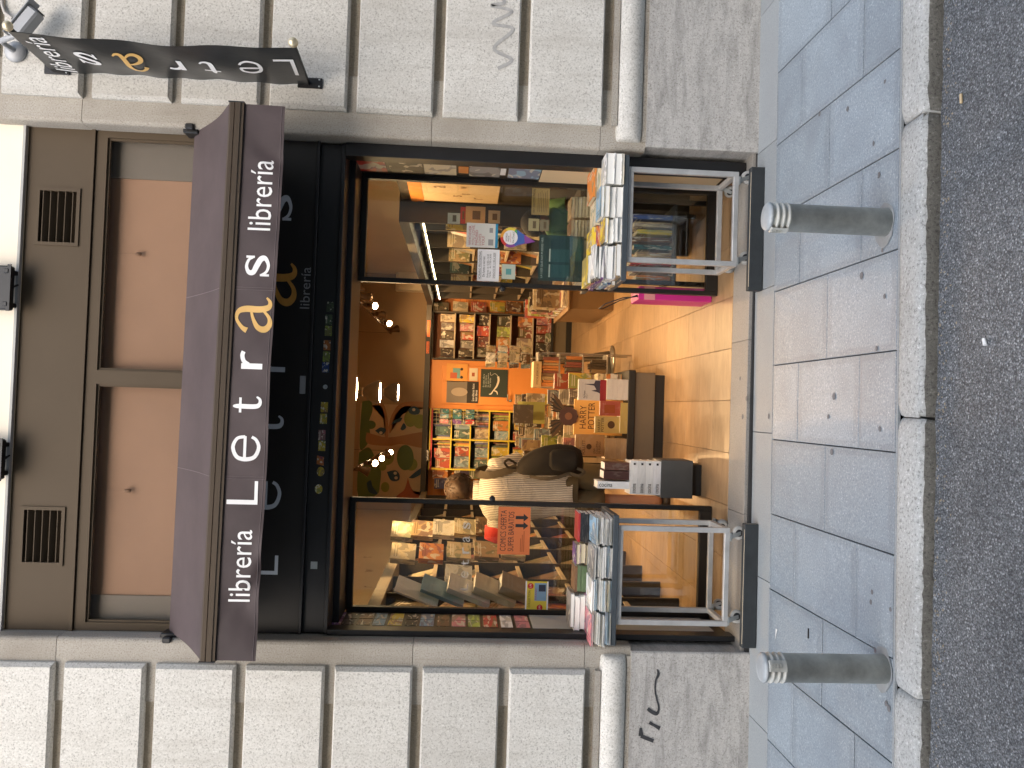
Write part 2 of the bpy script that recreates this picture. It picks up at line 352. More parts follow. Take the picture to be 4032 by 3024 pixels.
# book cover: colour from the object, printed picture and title from its own box coordinates
def cover_mat(name, art=1.0, rough=.45):
    m, nt, bs = nodes(name); bs.inputs['Roughness'].default_value = rough
    oi = nt.nodes.new('ShaderNodeObjectInfo'); gco = objco(nt, 'Generated')
    ad = nt.nodes.new('ShaderNodeVectorMath'); ad.operation = 'MULTIPLY_ADD'
    cmb = nt.nodes.new('ShaderNodeCombineXYZ')
    for i in range(3): cmb.inputs[i].default_value = 1
    sc = nt.nodes.new('ShaderNodeVectorMath'); sc.operation = 'SCALE'; sc.inputs[0].default_value = (37, 11, 53); nt.links.new(oi.outputs['Random'], sc.inputs['Scale'])
    av = nt.nodes.new('ShaderNodeVectorMath'); av.operation = 'ADD'; nt.links.new(gco, av.inputs[0]); nt.links.new(sc.outputs[0], av.inputs[1])
    n1 = noise(nt, 1.7, 2, .5, av.outputs[0], 1.0)
    hs = nt.nodes.new('ShaderNodeHueSaturation'); nt.links.new(oi.outputs['Color'], hs.inputs['Color'])
    mr = nt.nodes.new('ShaderNodeMapRange'); mr.inputs[3].default_value = .43; mr.inputs[4].default_value = .58; nt.links.new(oi.outputs['Random'], mr.inputs[0]); nt.links.new(mr.outputs[0], hs.inputs['Hue'])
    hs.inputs['Saturation'].default_value = .8; hs.inputs['Value'].default_value = .55
    f1 = ramp(nt, n1.outputs[0], [(.50, (0,0,0)), (.54, (art,)*3)])
    c1 = mix(nt, f1.outputs[0], oi.outputs['Color'], hs.outputs[0])
    n2 = noise(nt, 3.0, 1, .4, av.outputs[0], .6); f2 = ramp(nt, n2.outputs[0], [(.60, (0,0,0)), (.63, (art*.8,)*3)])
    c2 = mix(nt, f2.outputs[0], c1, (.62,.58,.48))
    sep = nt.nodes.new('ShaderNodeSeparateXYZ'); nt.links.new(gco, sep.inputs[0])
    # title bars near the top
    wv = nt.nodes.new('ShaderNodeMath'); wv.operation = 'PINGPONG'; wv.inputs[1].default_value = .05; nt.links.new(sep.outputs[2], wv.inputs[0])
    b1 = ramp(nt, wv.outputs[0], [(.45*.05/.05*.05, (0,0,0)), (.03, (1,1,1))], 'CONSTANT')
    zr = ramp(nt, sep.outputs[2], [(0, (0,0,0)), (.70, (1,1,1)), (.90, (0,0,0))], 'CONSTANT')
    xr = ramp(nt, sep.outputs[0], [(0, (0,0,0)), (.14, (1,1,1)), (.86, (0,0,0))], 'CONSTANT')
    a = nt.nodes.new('ShaderNodeMath'); a.operation = 'MULTIPLY'; nt.links.new(b1.outputs[0], a.inputs[0]); nt.links.new(zr.outputs[0], a.inputs[1])
    b = nt.nodes.new('ShaderNodeMath'); b.operation = 'MULTIPLY'; nt.links.new(a.outputs[0], b.inputs[0]); nt.links.new(xr.outputs[0], b.inputs[1])
    b2 = nt.nodes.new('ShaderNodeMath'); b2.operation = 'MULTIPLY'; nt.links.new(b.outputs[0], b2.inputs[0]); b2.inputs[1].default_value = art*.75
    hs2 = nt.nodes.new('ShaderNodeHueSaturation'); nt.links.new(oi.outputs['Color'], hs2.inputs['Color']); hs2.inputs['Value'].default_value = .3
    inv = ramp(nt, oi.outputs['Random'], [(0, (0,0,0)), (.5, (1,1,1))], 'CONSTANT')
    tcol = mix(nt, inv.outputs[0], hs2.outputs[0], (.8,.76,.66))
    c3 = mix(nt, b2.outputs[0], c2, tcol); nt.links.new(c3, bs.inputs['Base Color']); return m
M['cover'] = cover_mat('printed_cover', 1.0)
M['cover_plain'] = cover_mat('plain_cover', .12)
m, nt, bs = nodes('printed_cover_rows'); bs.inputs['Roughness'].default_value = .45; co = objco(nt)
at_ = nt.nodes.new('ShaderNodeAttribute'); at_.attribute_name = 'Col'
n1 = noise(nt, 13, 2, .5, co, .8); f1 = ramp(nt, n1.outputs[0], [(.52, (0,0,0)), (.56, (.8,.8,.8))])
hs = nt.nodes.new('ShaderNodeHueSaturation'); hs.inputs['Hue'].default_value = .56; hs.inputs['Value'].default_value = .5; nt.links.new(at_.outputs['Color'], hs.inputs['Color'])
nt.links.new(mix(nt, f1.outputs[0], at_.outputs['Color'], hs.outputs[0]), bs.inputs['Base Color']); M['cover_mass'] = m
# interior floor tile: tan stone-look planks
m, nt, bs = nodes('tan_floor_tile'); co = objco(nt); bs.inputs['Roughness'].default_value = .38
mp = nt.nodes.new('ShaderNodeMapping'); mp.inputs['Scale'].default_value = (2.2, 7, 1); nt.links.new(co, mp.inputs[0])
n1 = noise(nt, 2.5, 6, .7, mp.outputs[0], .5); oi = nt.nodes.new('ShaderNodeObjectInfo')
r = ramp(nt, n1.outputs[0], [(.3, (.29,.18,.092)), (.7, (.41,.27,.145))])
hs = nt.nodes.new('ShaderNodeHueSaturation'); mr = nt.nodes.new('ShaderNodeMapRange'); mr.inputs[3].default_value = .88; mr.inputs[4].default_value = 1.1
nt.links.new(oi.outputs['Random'], mr.inputs[0]); nt.links.new(mr.outputs[0], hs.inputs['Value']); nt.links.new(r.outputs[0], hs.inputs['Color']); nt.links.new(hs.outputs[0], bs.inputs['Base Color'])
M['tile'] = m

COL = {'white': (.84,.83,.80), 'cream': (.66,.56,.38), 'black': (.018,.018,.02), 'red': (.50,.035,.03), 'dark red': (.22,.02,.025), 'orange': (.68,.22,.04),
       'yellow': (.74,.55,.05), 'green': (.12,.18,.085), 'lime green': (.40,.52,.08), 'teal': (.04,.17,.18), 'blue': (.035,.09,.34), 'light blue': (.25,.42,.55),
       'purple': (.18,.07,.26), 'pink': (.62,.22,.25), 'brown': (.17,.085,.04), 'grey': (.28,.27,.26), 'dark grey': (.07,.07,.075), 'tan': (.44,.31,.17)}

# ------------------------------------------------------------------ lettering (all strings are turned into meshes once)
def stroke_pts(pts, n=8):
    P = [np.array(p, float) for p in pts]; out = []
    if len(P) == 2: return [tuple(P[0]), tuple(P[1])]
    for i in range(len(P)-1):
        p0 = P[max(i-1, 0)]; p1 = P[i]; p2 = P[i+1]; p3 = P[min(i+2, len(P)-1)]
        for t in np.linspace(0, 1, n, endpoint=False):
            out.append(tuple(.5*((2*p1)+(-p0+p2)*t+(2*p0-5*p1+4*p2-p3)*t*t+(-p0+3*p1-3*p2+p3)*t**3)))
    out.append(tuple(P[-1])); return out
def strokes_mesh(name, strokes, mat_, depth=.0):      # each stroke: list of (x,z,width); flat ribbons in XZ facing -Y
    mb = MB()
    for si, st in enumerate(strokes):
        pts = stroke_pts(st); L = []; Rr = []
        for i, p in enumerate(pts):
            a = np.array(pts[max(i-1, 0)][:2]); b = np.array(pts[min(i+1, len(pts)-1)][:2]); t = b-a; t = t/(np.linalg.norm(t)+1e-9)
            n_ = np.array([-t[1], t[0]])*p[2]/2; L.append((p[0]+n_[0], p[1]+n_[1])); Rr.append((p[0]-n_[0], p[1]-n_[1]))
        y = -.0002*si
        vs = [(q[0], y, q[1]) for q in L]+[(q[0], y, q[1]) for q in Rr]; n = len(L)
        mb.add(vs, [(i, i+1, n+i+1, n+i) for i in range(n-1)])
    return mb.mesh(name, mat_)
# letters in a box about 1 high (x-height letters about .78), width as drawn
GLY = {
 'L': [[(.06,1.0,.12),(.06,0,.12)],[(0,.055,.11),(.62,.055,.11)]],
 'e': [[(.10,.42,.09),(.78,.42,.09)],[(.76,.42,.10),(.70,.66,.10),(.43,.78,.11),(.14,.66,.12),(.06,.40,.13),(.14,.12,.12),(.43,.0,.11),(.66,.08,.10),(.76,.22,.09)]],
 't': [[(.22,.98,.06),(.22,.80,.15),(.22,.2,.16),(.30,.03,.14),(.46,.02,.10),(.56,.14,.06)],[(.0,.72,.09),(.52,.72,.09)]],
 'r': [[(.09,.80,.18),(.09,0,.18)],[(.14,.52,.13),(.24,.70,.15),(.42,.77,.16),(.56,.73,.15)]],
 'a': [[(.02,.66,.16),(.10,.80,.11),(.32,.96,.09),(.52,.92,.13),(.60,.72,.17),(.60,.30,.17),(.66,.06,.15),(.80,.02,.10),(.92,.12,.05)],
       [(.60,.56,.07),(.36,.50,.09),(.12,.36,.14),(.06,.17,.17),(.18,.03,.15),(.38,.04,.10),(.60,.24,.06)]],
 's': [[(.56,.56,.06),(.50,.70,.09),(.30,.78,.11),(.12,.70,.14),(.12,.54,.17),(.32,.42,.19),(.52,.28,.18),(.54,.12,.14),(.34,.01,.11),(.14,.08,.09),(.04,.26,.06)],
       [(.585,.80,.07),(.585,.50,.07)],[(.035,.30,.07),(.035,-.02,.07)]],
}
TXT = {}
def register(strings):
    tmp = []
    for s in strings:
        cu = bpy.data.curves.new('t', 'FONT'); cu.body = s; cu.align_x = 'LEFT'; cu.resolution_u = 3; cu.space_line = .9
        o = bpy.data.objects.new('t', cu); C.objects.link(o); tmp.append((s, o, cu))
    bpy.context.view_layer.update(); dg = bpy.context.evaluated_depsgraph_get()
    for s, o, cu in tmp:
        me = o.evaluated_get(dg).to_mesh(); vs = [tuple(v.co) for v in me.vertices]; fs = [tuple(p.vertices) for p in me.polygons]
        a = np.array(vs)[:, :2]; lo = a.min(0); hi = a.max(0); TXT[s] = ((a-lo)/(hi-lo), fs, (hi-lo)[0]/(hi-lo)[1])
        o.evaluated_get(dg).to_mesh_clear()
    for s, o, cu in tmp: bpy.data.objects.remove(o); bpy.data.curves.remove(cu)
register(['librería', 'WHOEVER\nYOU LOVE,\nMADRID\nLOVES\nYOU!', 'HORARIO PROVISIONAL', 'De lunes a viernes:', 'Mañanas- de 10:00 a 14:30\nTardes-    de 17:00 a 20:30', 'SABADOS DE 11:00 A 20:00',
  'LA LUZ QUE NO PUEDES VER', 'COMICS OFERTA', 'SUPER BARATOS', 'COLLECTION', '2,95', 'TITANIC', 'HARRY\nPOTTER', 'Y EL\nLEGADO MALDITO', 'KEN\nFOLLETT', 'UNA\nCOLUMNA\nDE FUEGO',
  'MOLESKINE', 'cocina', 'Paul Auster\n4 3 2 1', 'Poesía', 'Poesía Poesía', 'Ilustrados', 'Comics', 'infantil', 'Los chicos listos\nleen libros', 'LOS PACIENTES\nDEL DOCTOR GARCIA',
  'e', 't', 's', 'a', 'r', 'Si sales libre\nde un libro,\nes que nunca\nhas leído', 'RONIN', 'TEN CEREBRO', 'HAY EXCOMUNION', 'Vive Chueca!', 'WORLD\nPRIDE', 'madrid2017', 'prestamos  ocio', 'STAR\nWARS', 'mi', 'DE AMOR Y RESERVA', 'M', 'w', 'g', '5', 'o', 'B', 'LUZ', 'QUE NO\nPUEDES'])
def text(s, x0, x1, z0, z1, y, mat_, parent, name='lettering', plane='front', keep=False):
    a, fs, asp = TXT[s]; mb = MB()
    if keep:                                     # keep the font's own proportions, fit inside the box
        w, h = x1-x0, z1-z0
        if w/h > asp: cx = (x0+x1)/2; x0, x1 = cx-h*asp/2, cx+h*asp/2
        else: cz = (z0+z1)/2; z0, z1 = cz-w/asp/2, cz+w/asp/2
    if plane == 'front': vs = [(x0+p[0]*(x1-x0), y, z0+p[1]*(z1-z0)) for p in a]
    elif plane == 'top': vs = [(x0+p[0]*(x1-x0), z0+p[1]*(z1-z0), y) for p in a]
    elif plane == 'leftwall': vs = [(y, x0+p[0]*(x1-x0), z0+p[1]*(z1-z0)) for p in a]
    mb.add(vs, fs); return mb.build(name, mat_, parent)

# ================================================================== THE SETTING: road, kerb, pavement
ROADZ = -.074
mb = MB(); nx, ny = 60, 24
mb.add([(-60, -1.655, ROADZ), (60, -1.655, ROADZ), (60, -60, ROADZ), (-60, -60, ROADZ)], [(3,2,1,0)])
struct('road', mb, M['asphalt'])
# kerb: a bed, and each kerbstone its own rough block
kb = struct('kerb', MB().box(-6, 6, -1.62, -1.49, -.3, -.09), M['grout'])
rk = random.Random(3)
def kerbstone(x0, x1):
    n = 40; rings = []
    for i in range(n+1):
        x = x0+(x1-x0)*i/n; e = min(i, n-i); inset = .012 if e == 0 else (.004 if e == 1 else 0)
        w = lambda a: (rk.random()-.5)*a
        zt = gz(x, -1.55)+.004-inset; yf = -1.655+w(.006)+inset
        prof = [(-1.488, -.2), (-1.488-inset*.5, zt-.014), (-1.500, zt-.003), (-1.53, zt+w(.004)), (-1.59, zt+w(.004)), (-1.632, zt+w(.003)), (yf+.010, zt-.005+w(.004)),
                (yf, zt-.016+w(.006)), (yf-.006+w(.010), zt-.045+w(.006)), (yf-.008+w(.010), -.082), (yf-.004, -.2)]
        rings.append([(x+(w(.012) if e <= 1 else 0), p[0], p[1]) for p in prof])
    mb = MB(); mb.loft(rings, 0, True)
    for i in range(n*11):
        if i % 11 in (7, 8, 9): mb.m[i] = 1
    return mb
kx = [-4.3, -3.2, -2.1, -.985, .01, 1.11, 2.2, 3.3, 4.4]
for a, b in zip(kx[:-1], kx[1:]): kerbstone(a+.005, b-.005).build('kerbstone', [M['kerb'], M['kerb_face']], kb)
# pavement: mortar bed and granite pavers laid in a running bond
pv = struct('pavement', MB().add([(x, y, gz(x, y)-.014) for x, y in ((-6, .3), (6, .3), (6, -1.49), (-6, -1.49))], [(3,2,1,0)]), M['grout'])
def slab(parent, name, x0, x1, y0, y1, m, g=.002, h=.012, dz=0.0, zf=gz):
    x0 += g; x1 -= g; y0 += g; y1 -= g; c = .0015
    P = lambda x, y, z: (x, y, zf(x, y)+dz+z)
    vs = [P(x0,y0,-h),P(x1,y0,-h),P(x1,y1,-h),P(x0,y1,-h), P(x0,y0,-c),P(x1,y0,-c),P(x1,y1,-c),P(x0,y1,-c), P(x0+c,y0+c,0),P(x1-c,y0+c,0),P(x1-c,y1-c,0),P(x0+c,y1-c,0)]
    fs = [(8,9,10,11)]+[(a+i, a+(i+1) % 4, a+4+(i+1) % 4, a+4+i) for a in (0, 4) for i in range(4)]
    return MB().add(vs, fs).build(name, m, parent)
rp = random.Random(11); xs = [.262+.3835*k for k in range(-10, 9)]
for i, (a, b) in enumerate(zip(xs[:-1], xs[1:])):
    cuts = [-1.482, -.9, -.29] if i % 2 == 0 else [-1.482, -1.2, -.6, -.29]
    for c0, c1 in zip(cuts[:-1], cuts[1:]): slab(pv, 'paver', a, b, c0, c1, M['paver'], g=.0026, dz=(rp.random()-.5)*.0025)
for i in range(-4, 5): slab(pv, 'paver', .68+.77*i, .68+.77*(i+1), -.288, -.016, M['paver_edge'], g=.0015)
slab(pv, 'mortar_strip', -4, 4.4, -1.494, -1.484, M['paver_edge'], g=.0)
# threshold stone slabs with a near-black strip in front
th = struct('threshold', MB().box(-1.34, 1.5, -.012, .30, -.05, .012), M['sill_strip'])
for a, b in ((-1.335, -.55), (-.55, .42), (.42, 1.495)): slab(th, 'threshold_slab', a, b, .004, .285, M['slab'], g=.001, h=.03, dz=.03, zf=lambda x, y: 0)
# gum spots and litter
rg = random.Random(5)
def disc(c, r, z, m, name, parent=None, n=9, sx=1.0, **kw):
    vs = [(c[0]+r*sx*(1+.2*(rg.random()-.5))*math.cos(6.283*k/n), c[1]+r*(1+.2*(rg.random()-.5))*math.sin(6.283*k/n), z) for k in range(n)]
    return MB().add(vs+[(c[0], c[1], z+.0012)], [(k, (k+1) % n, n) for k in range(n)]).build(name, m, parent, **kw)
gum = MB()
for (x, y) in ((3470,690),(3495,322),(3245,450),(3450,565),(3480,985),(3487,1168),(3455,1372),(3268,1640),(3290,1560),(3465,1690),(3280,1780),(3500,2400),(3425,2370),(3430,2330),(3352,430),(3440,2560),(3480,2770),(3490,2790),(3400,1085),(3040,1640),(2940,1570),(2915,1490),(2925,1640)):
    p = PZ(x, y, .03 if x < 2960 else -.02); zz = .0315 if x < 2960 else gz(p[0], p[1])+.002; r = rg.uniform(.008, .016); n = 8
    vs = [(p[0]+r*math.cos(6.283*k/n)*rg.uniform(.8, 1.2), p[1]+r*math.sin(6.283*k/n)*rg.uniform(.8, 1.2), zz) for k in range(n)]
    gum.add(vs+[(p[0], p[1], zz+.001)], [(k, (k+1) % n, n) for k in range(n)])
gum.build('gum_spots', M['gum'], None, kind='stuff')
p = PZ(3055, 2500, -.01); a = gz(p[0], p[1])+.0035
MB().add([(p[0]+.03, p[1]+.008, a), (p[0]+.03, p[1]-.012, a), (p[0]-.02, p[1]+.002, a+.003), (p[0]-.03, p[1]+.012, a)], [(0,1,2,3)]).build('paper_scrap', M['litter'], label='white torn paper scrap on pavers beside the left bollard', cat='litter')
p = PZ(3178, 2494, -.01); a = gz(p[0], p[1])+.003
MB().box(p[0]-.022, p[0]+.022, p[1]-.004, p[1]+.004, a-.001, a+.003).build('paper_scrap', M['cable'], label='small black strip of litter on pavers near left bollard', cat='litter')
p = PZ(3792, 388, ROADZ)
MB().tube([(p[0]-.016, p[1], ROADZ+.006), (p[0]+.016, p[1]+.003, ROADZ+.006)], .005, 8).build('cigarette_butt', M['butt'], label='tan cigarette butt lying on the asphalt at right', cat='litter')
p = PZ(3885, 1345, ROADZ)
MB().tube([(p[0]-.012, p[1]-.004, ROADZ+.007), (p[0]+.010, p[1]+.004, ROADZ+.007)], [.007, .006], 8).build('cigarette_butt', M['litter'], label='pale stub of litter on the asphalt near the middle', cat='litter')

gr = MB(); rgt = random.Random(77)
for k in range(420):
    x = rgt.uniform(-2.2, 2.6); yy = -1.672-abs(rgt.gauss(0, .035)); r = rgt.uniform(.0015, .005); an = rgt.uniform(0, 3.14); c_, s_ = math.cos(an)*r*1.6, math.sin(an)*r*1.6
    gr.add([(x-c_, yy-s_, ROADZ), (x+s_*.6, yy-c_*.6, ROADZ), (x+c_, yy+s_, ROADZ), (x-s_*.6, yy+c_*.6, ROADZ), (x, yy, ROADZ+r)], [(0,1,4), (1,2,4), (2,3,4), (3,0,4)])
gr.build('gutter_grit', mat('tan_grit', (.26,.22,.16), .9, 0, .4, 60), None, kind='stuff')
# ================================================================== THE HOUSE ACROSS THE STREET (behind the camera, seen only in the glass)
ob = thing('building_across', 'pale rendered house across the street, mirrored in the glass', 'building', (0, -10, 0))
MB().box(-16, 16, -10.4, -10, ROADZ, 8.0).build('wall', mat('ochre_render', (.42,.34,.24), .9, 0, .06, 1), ob)
MB().box(-16.2, 16.2, -10, -9.7, 7.8, 8.15).build('cornice', M['plaster'], ob)
for fl_ in range(2):
    for k in range(-6, 7):
        x = k*2.3+.4; z = .4+fl_*3.1
        w_ = MB().box(x-.55, x+.55, -10, -9.97, z, z+2.1).build('window', M['dark_void'], ob)
        MB().box(x-.68, x+.68, -9.995, -9.94, z+2.1, z+2.25).build('lintel', M['plaster'], w_)
MB().box(-16, 16, -10, -8.4, ROADZ, ROADZ+.1).build('pavement_edge', M['paver'], ob)

# ================================================================== STONE PIERS
OPL, OPR = -1.277, 1.440          # edges of the shop opening
CH = .054                         # channel height
courses = [.863+.464*k for k in range(0, 9)]    # channel centres
def pier(side):
    s = -1 if side == 'l' else 1
    ed = OPL if side == 'l' else OPR
    t = thing('stone_pier', f'pale rusticated granite pier {"left" if s < 0 else "right"} of the shop opening', 'pier', (ed+s*.6, .1, 0), 'granite piers')
    X = lambda d: ed+s*d
    def bx(x0, x1, *r): return MB().box(min(x0, x1), max(x0, x1), *r)
    bx(X(.03), X(2.4), .012, .6, 0, 4.9).build('core', M['granite_joint'], t)
    # quoin stones of the plain margin, rounded at the opening edge, about .92 high
    zj = [.64, .893, 1.821, 2.749, 3.677, 4.9]
    for a, b in zip(zj[:-1], zj[1:]):
        prof = [(X(.33), .0), (X(.022), .0), (X(.010), .004), (X(.003), .012), (X(0), .026), (X(0), .36), (X(.33), .36)]
        MB().prism(prof, 'z', a+.0015, b-.0015).build('margin_stone', M['granite_band'], t)
    # rusticated blocks
    d0 = .128
    for k, c in enumerate(courses):
        z0 = c+CH/2; z1 = (courses[k+1]-CH/2) if k+1 < len(courses) else 4.9
        o = MB(); x0, x1 = X(d0), X(2.4); q = .018; yF = -.045
        # bevelled block: front face inset by q on top, bottom and at the inner end
        vs = [(x0, .0125, z0), (x1, .0125, z0), (x1, .0125, z1), (x0, .0125, z1), (x0, -.02, z0), (x1, -.02, z0), (x1, -.02, z1), (x0, -.02, z1),
              (x0+s*q, yF, z0+q*.55), (x1, yF, z0+q*.55), (x1, yF, z1-q*.55), (x0+s*q, yF, z1-q*.55)]
        fs = [(0,1,2,3), (4,5,1,0), (7,4,0,3), (6,7,3,2), (8,9,5,4), (11,8,4,7), (10,11,7,6), (9,10,6,5), (5,6,2,1), (8,11,10,9)]
        if s < 0: fs = [f[::-1] for f in fs]
        o.add(vs, [f[::-1] for f in fs]).build('stone_block', M['granite'], t)
    # fillet below the first channel, torus moulding with rounded end, pedestal
    z1 = courses[0]-CH/2
    bx(X(d0), X(2.4), -.030, .0125, .806, z1).build('fillet', M['granite_band'], t)
    R = .074; cz = .736; n = 14; rings = []
    for j in range(0, 8):                         # quarter-round end
        a = math.pi/2*j/7; xx = X(.055+.075*(1-math.sin(a))); r = math.sin(a)
        rings.append([(xx, .012-(R*max(r, .02))*math.sin(math.pi*k/n)*1.05, cz+R*max(r, .35)*math.cos(math.pi*k/n)) for k in range(n+1)])
    rings = rings[::1]
    rings = [[(X(.055+.08*(1-math.sin(math.pi/2*j/7))), .012-(.012+R*math.sin(math.pi/2*j/7))*math.sin(math.pi*k/n), cz+R*(.35+.65*math.sin(math.pi/2*j/7))*math.cos(math.pi*k/n)) for k in range(n+1)] for j in range(8)]
    rings = [[(X(.045+.085*(j/7)**2), .012-R*1.0*math.sqrt(max(0, 1-(1-j/7)**2))*math.sin(math.pi*k/n)-.002, cz+R*(.72+.28*math.sqrt(max(0, 1-(1-j/7)**2)))*math.cos(math.pi*k/n)) for k in range(n+1)] for j in range(8)]
    rings.append([(X(2.4), p[1], p[2]) for p in rings[-1]])
    if s > 0: rings = [r[::-1] for r in rings]
    MB().loft(rings, 0, True).build('torus_moulding', M['granite'], t)
    bx(X(.05), X(2.4), -.018, .0125, .640, .664).build('lower_fillet', M['granite_band'], t)
    prof = [(X(2.4), -.03), (X(.028), -.03), (X(.02), -.024), (X(.02), .36), (X(2.4), .36)]
    MB().prism(prof, 'z', -.05, .642).build('pedestal_stone', M['granite_base'], t)
    return t
pl, pr = pier('l'), pier('r')
# marker scrawls on the stone
def scrawl(pts, Y, name, m, label, wid):
    st = [[(*(lambda q: (q[0], q[2]))(PY(x, y, Y)), w) for (x, y, w) in s] for s in pts]
    me = strokes_mesh(name, st, m); o = place(name, me, None, Matrix.Translation((0, Y, 0)), label=label, cat='graffiti'); return o
scrawl([[(2522,2870,.014),(2527,2895,.018),(2524,2900,.016)], [(2523,2898,.02),(2573,2918,.02)], [(2523,2866,.014),(2521,2898,.02)],
        [(2556,2845,.018),(2576,2856,.015),(2598,2868,.022)],
        [(2550,2790,.018),(2565,2802,.02),(2584,2810,.02),(2592,2798,.012),(2593,2780,.01),(2585,2750,.009),(2579,2715,.008),(2582,2680,.010),(2592,2655,.014),(2588,2635,.008)]],
       -.0325, 'graffiti_tag', M['graffiti'], 'black marker letters TIL scrawled on the left pedestal stone', .02)
scrawl([[(1960,270,.020),(2015,235,.018),(1945,190,.018),(2020,115,.018),(1940,92,.018),(2015,45,.018),(1935,22,.018),(1985,12,.018),(1975,-8,.018)]],
       -.0475, 'graffiti_tag', M['faded_paint'], 'faded grey zigzag scrawl on right pier stone block', .02)

# ================================================================== FACADE ABOVE THE SHOP
t = thing('upper_wall', 'cream plaster wall above the brown shopfront panel', 'wall', (.08, .3, 4.05))
MB().box(OPL-.03, OPR+.03, .10, .5, 4.0245, 4.9).build('plaster', M['cream_wall'], t)
MB().box(OPL-.03, OPR+.03, .094, .12, 4.010, 4.024).build('edge_trim', M['plaster'], t)
def floodlight(x0, x1, z0, cabx, cabz, label):
    t = thing('floodlight', label, 'floodlight', ((x0+x1)/2, .1, z0), 'floodlights on the cream wall')
    MB().cbox(x0, x1, .01, .06, z0, z0+.22, .008).build('housing', M['black_metal'], t)
    MB().box(x0-.006, x1+.006, .002, .0095, z0-.006, z0+.012).build('rim', M['black_metal'], t)
    for xx in (x0+.03, x1-.03): MB().cbox(xx-.012, xx+.012, -.002, .1, z0+.005, z0+.03, .003).build('clamp', M['black_metal'], t)
    MB().tube([((x0+x1)/2, .03, z0+.01), ((x0+x1)/2+.02, .05, z0-.02), (cabx-.01, .075, cabz+.02), (cabx, .092, cabz)], .005, 8).build('cable', M['cable'], t)
a = PY(38, 1220, .01); b = PY(38, 1045, .01)
floodlight(a[0], b[0], PY(38, 1130, .01)[2], PY(70, 1132, .09)[0], 4.03, 'black wall floodlight with dangling cable, right one above the brown panel')
a = PY(4, 1890, .01); b = PY(4, 1730, .01)
floodlight(a[0], b[0], PY(4, 1810, .01)[2], PY(33, 1815, .09)[0], 4.03, 'black wall floodlight with dangling cable, left one above the brown panel')

# shopfront: brown upper panel, vents, windows
sf = thing('upper_shopfront', 'brown metal shopfront panel with two windows above the awning', 'shopfront', (.08, .2, 3.1))
yF = .12
def hole_panel(name, x0, x1, z0, z1, holes, y0, y1, m, parent):
    mb = MB(); xs_ = sorted({x0, x1, *[h[0] for h in holes], *[h[1] for h in holes]}); zs = sorted({z0, z1, *[h[2] for h in holes], *[h[3] for h in holes]})
    for i in range(len(xs_)-1):
        for k in range(len(zs)-1):
            cx = (xs_[i]+xs_[i+1])/2; cz = (zs[k]+zs[k+1])/2
            if any(h[0] < cx < h[1] and h[2] < cz < h[3] for h in holes): continue
            mb.box(xs_[i], xs_[i+1], y0, y1, zs[k], zs[k+1])
    return mb.build(name, m, parent)
vents = [(.815, 1.095, 3.735, 3.93), (-.915, -.635, 3.735, 3.93)]
hole_panel('panel', OPL+.002, OPR-.002+.005, 3.668, 4.006, vents, yF, yF+.03, M['brown_metal'], sf)
MB().box(OPL, OPR, yF-.012, yF+.02, 3.650, 3.668).build('drip_edge', M['brown_metal'], sf)
for vi, (x0, x1, z0, z1) in enumerate(vents):
    vt = MB(); w = .018
    vt.box(x0-w, x1+w, yF-.008, yF-.001, z1, z1+w).box(x0-w, x1+w, yF-.008, yF-.001, z0-w, z0).box(x0-w, x0, yF-.008, yF-.001, z0, z1).box(x1, x1+w, yF-.008, yF-.001, z0, z1)
    ve = vt.build('vent', M['brown_metal'], sf)
    MB().box(x0, x1, yF+.05, yF+.06, z0, z1).build('vent_backing', M['dark_void'], ve)
    for k in range(5):
        zc = z0+(z1-z0)*(k+.15)/5
        MB().add([(x0, yF-.004, zc+.018), (x1, yF-.004, zc+.018), (x1, yF+.03, zc-.004), (x0, yF+.03, zc-.004), (x0, yF-.004, zc+.014), (x1, yF-.004, zc+.014), (x1, yF+.03, zc-.009), (x0, yF+.03, zc-.009)],
                 [(0,1,2,3),(7,6,5,4),(0,4,5,1)]).build('slat', M['brown_metal'], ve)
WG = [(-1.231, .053), (.130, 1.403)]
hole_panel('window_frame', OPL+.004, OPR-.001, 3.0, 3.645, [(a, b, 3.02, 3.588) for a, b in WG], yF, yF+.05, M['brown_metal'], sf)
for (a, b) in WG:
    mb = MB(); w = .012
    mb.box(a, b, yF+.012, yF+.03, 3.576, 3.588).box(a, a+w, yF+.012, yF+.03, 3.02, 3.576).box(b-w, b, yF+.012, yF+.03, 3.02, 3.576)
    bd = mb.build('glazing_bead', M['brown_metal'], sf)
    MB().box(a+w, b-w, yF+.034, yF+.040, 3.02, 3.576).build('pane', M['glass_up'], sf)
# behind the upper glass: terracotta back wall, grey returns and two hanging cords with lamp holders
lb = thing('mezzanine_wall', 'terracotta wall seen behind the upper shop windows', 'wall', (.08, .5, 3.0))
MB().box(-1.10, 1.20, .20, .23, 2.98, 3.75).build('terracotta_face', M['terracotta'], lb)
MB().box(-1.35, -1.10, .19, .23, 2.98, 3.75).build('grey_return', M['grey_blind'], lb)
MB().box(1.20, 1.5, .19, .23, 2.98, 3.75).build('grey_return', M['grey_blind'], lb)
for (x, y, lab) in ((545, 1000, 'dangling lamp holder on thin cord behind right upper window'), (503, 1932, 'dangling lamp holder on thin cord behind left upper window')):
    p = PY(x, y, .18); t = thing('hanging_lamp_holder', lab, 'lamp', (p[0], .18, p[2]), 'lamp holders behind the upper windows')
    MB().lathe([(.004, p[2]-.016), (.010, p[2]-.014), (.010, p[2]+.01), (.004, p[2]+.02)], p[0], .18, 10).build('holder', flat('tan_holder', (.24,.15,.095)), t)
    MB().tube([(p[0], .18, p[2]+.015), (p[0], .18, 3.74)], .0008, 5).build('cord', flat('tan_holder', (.24,.15,.095)), t)

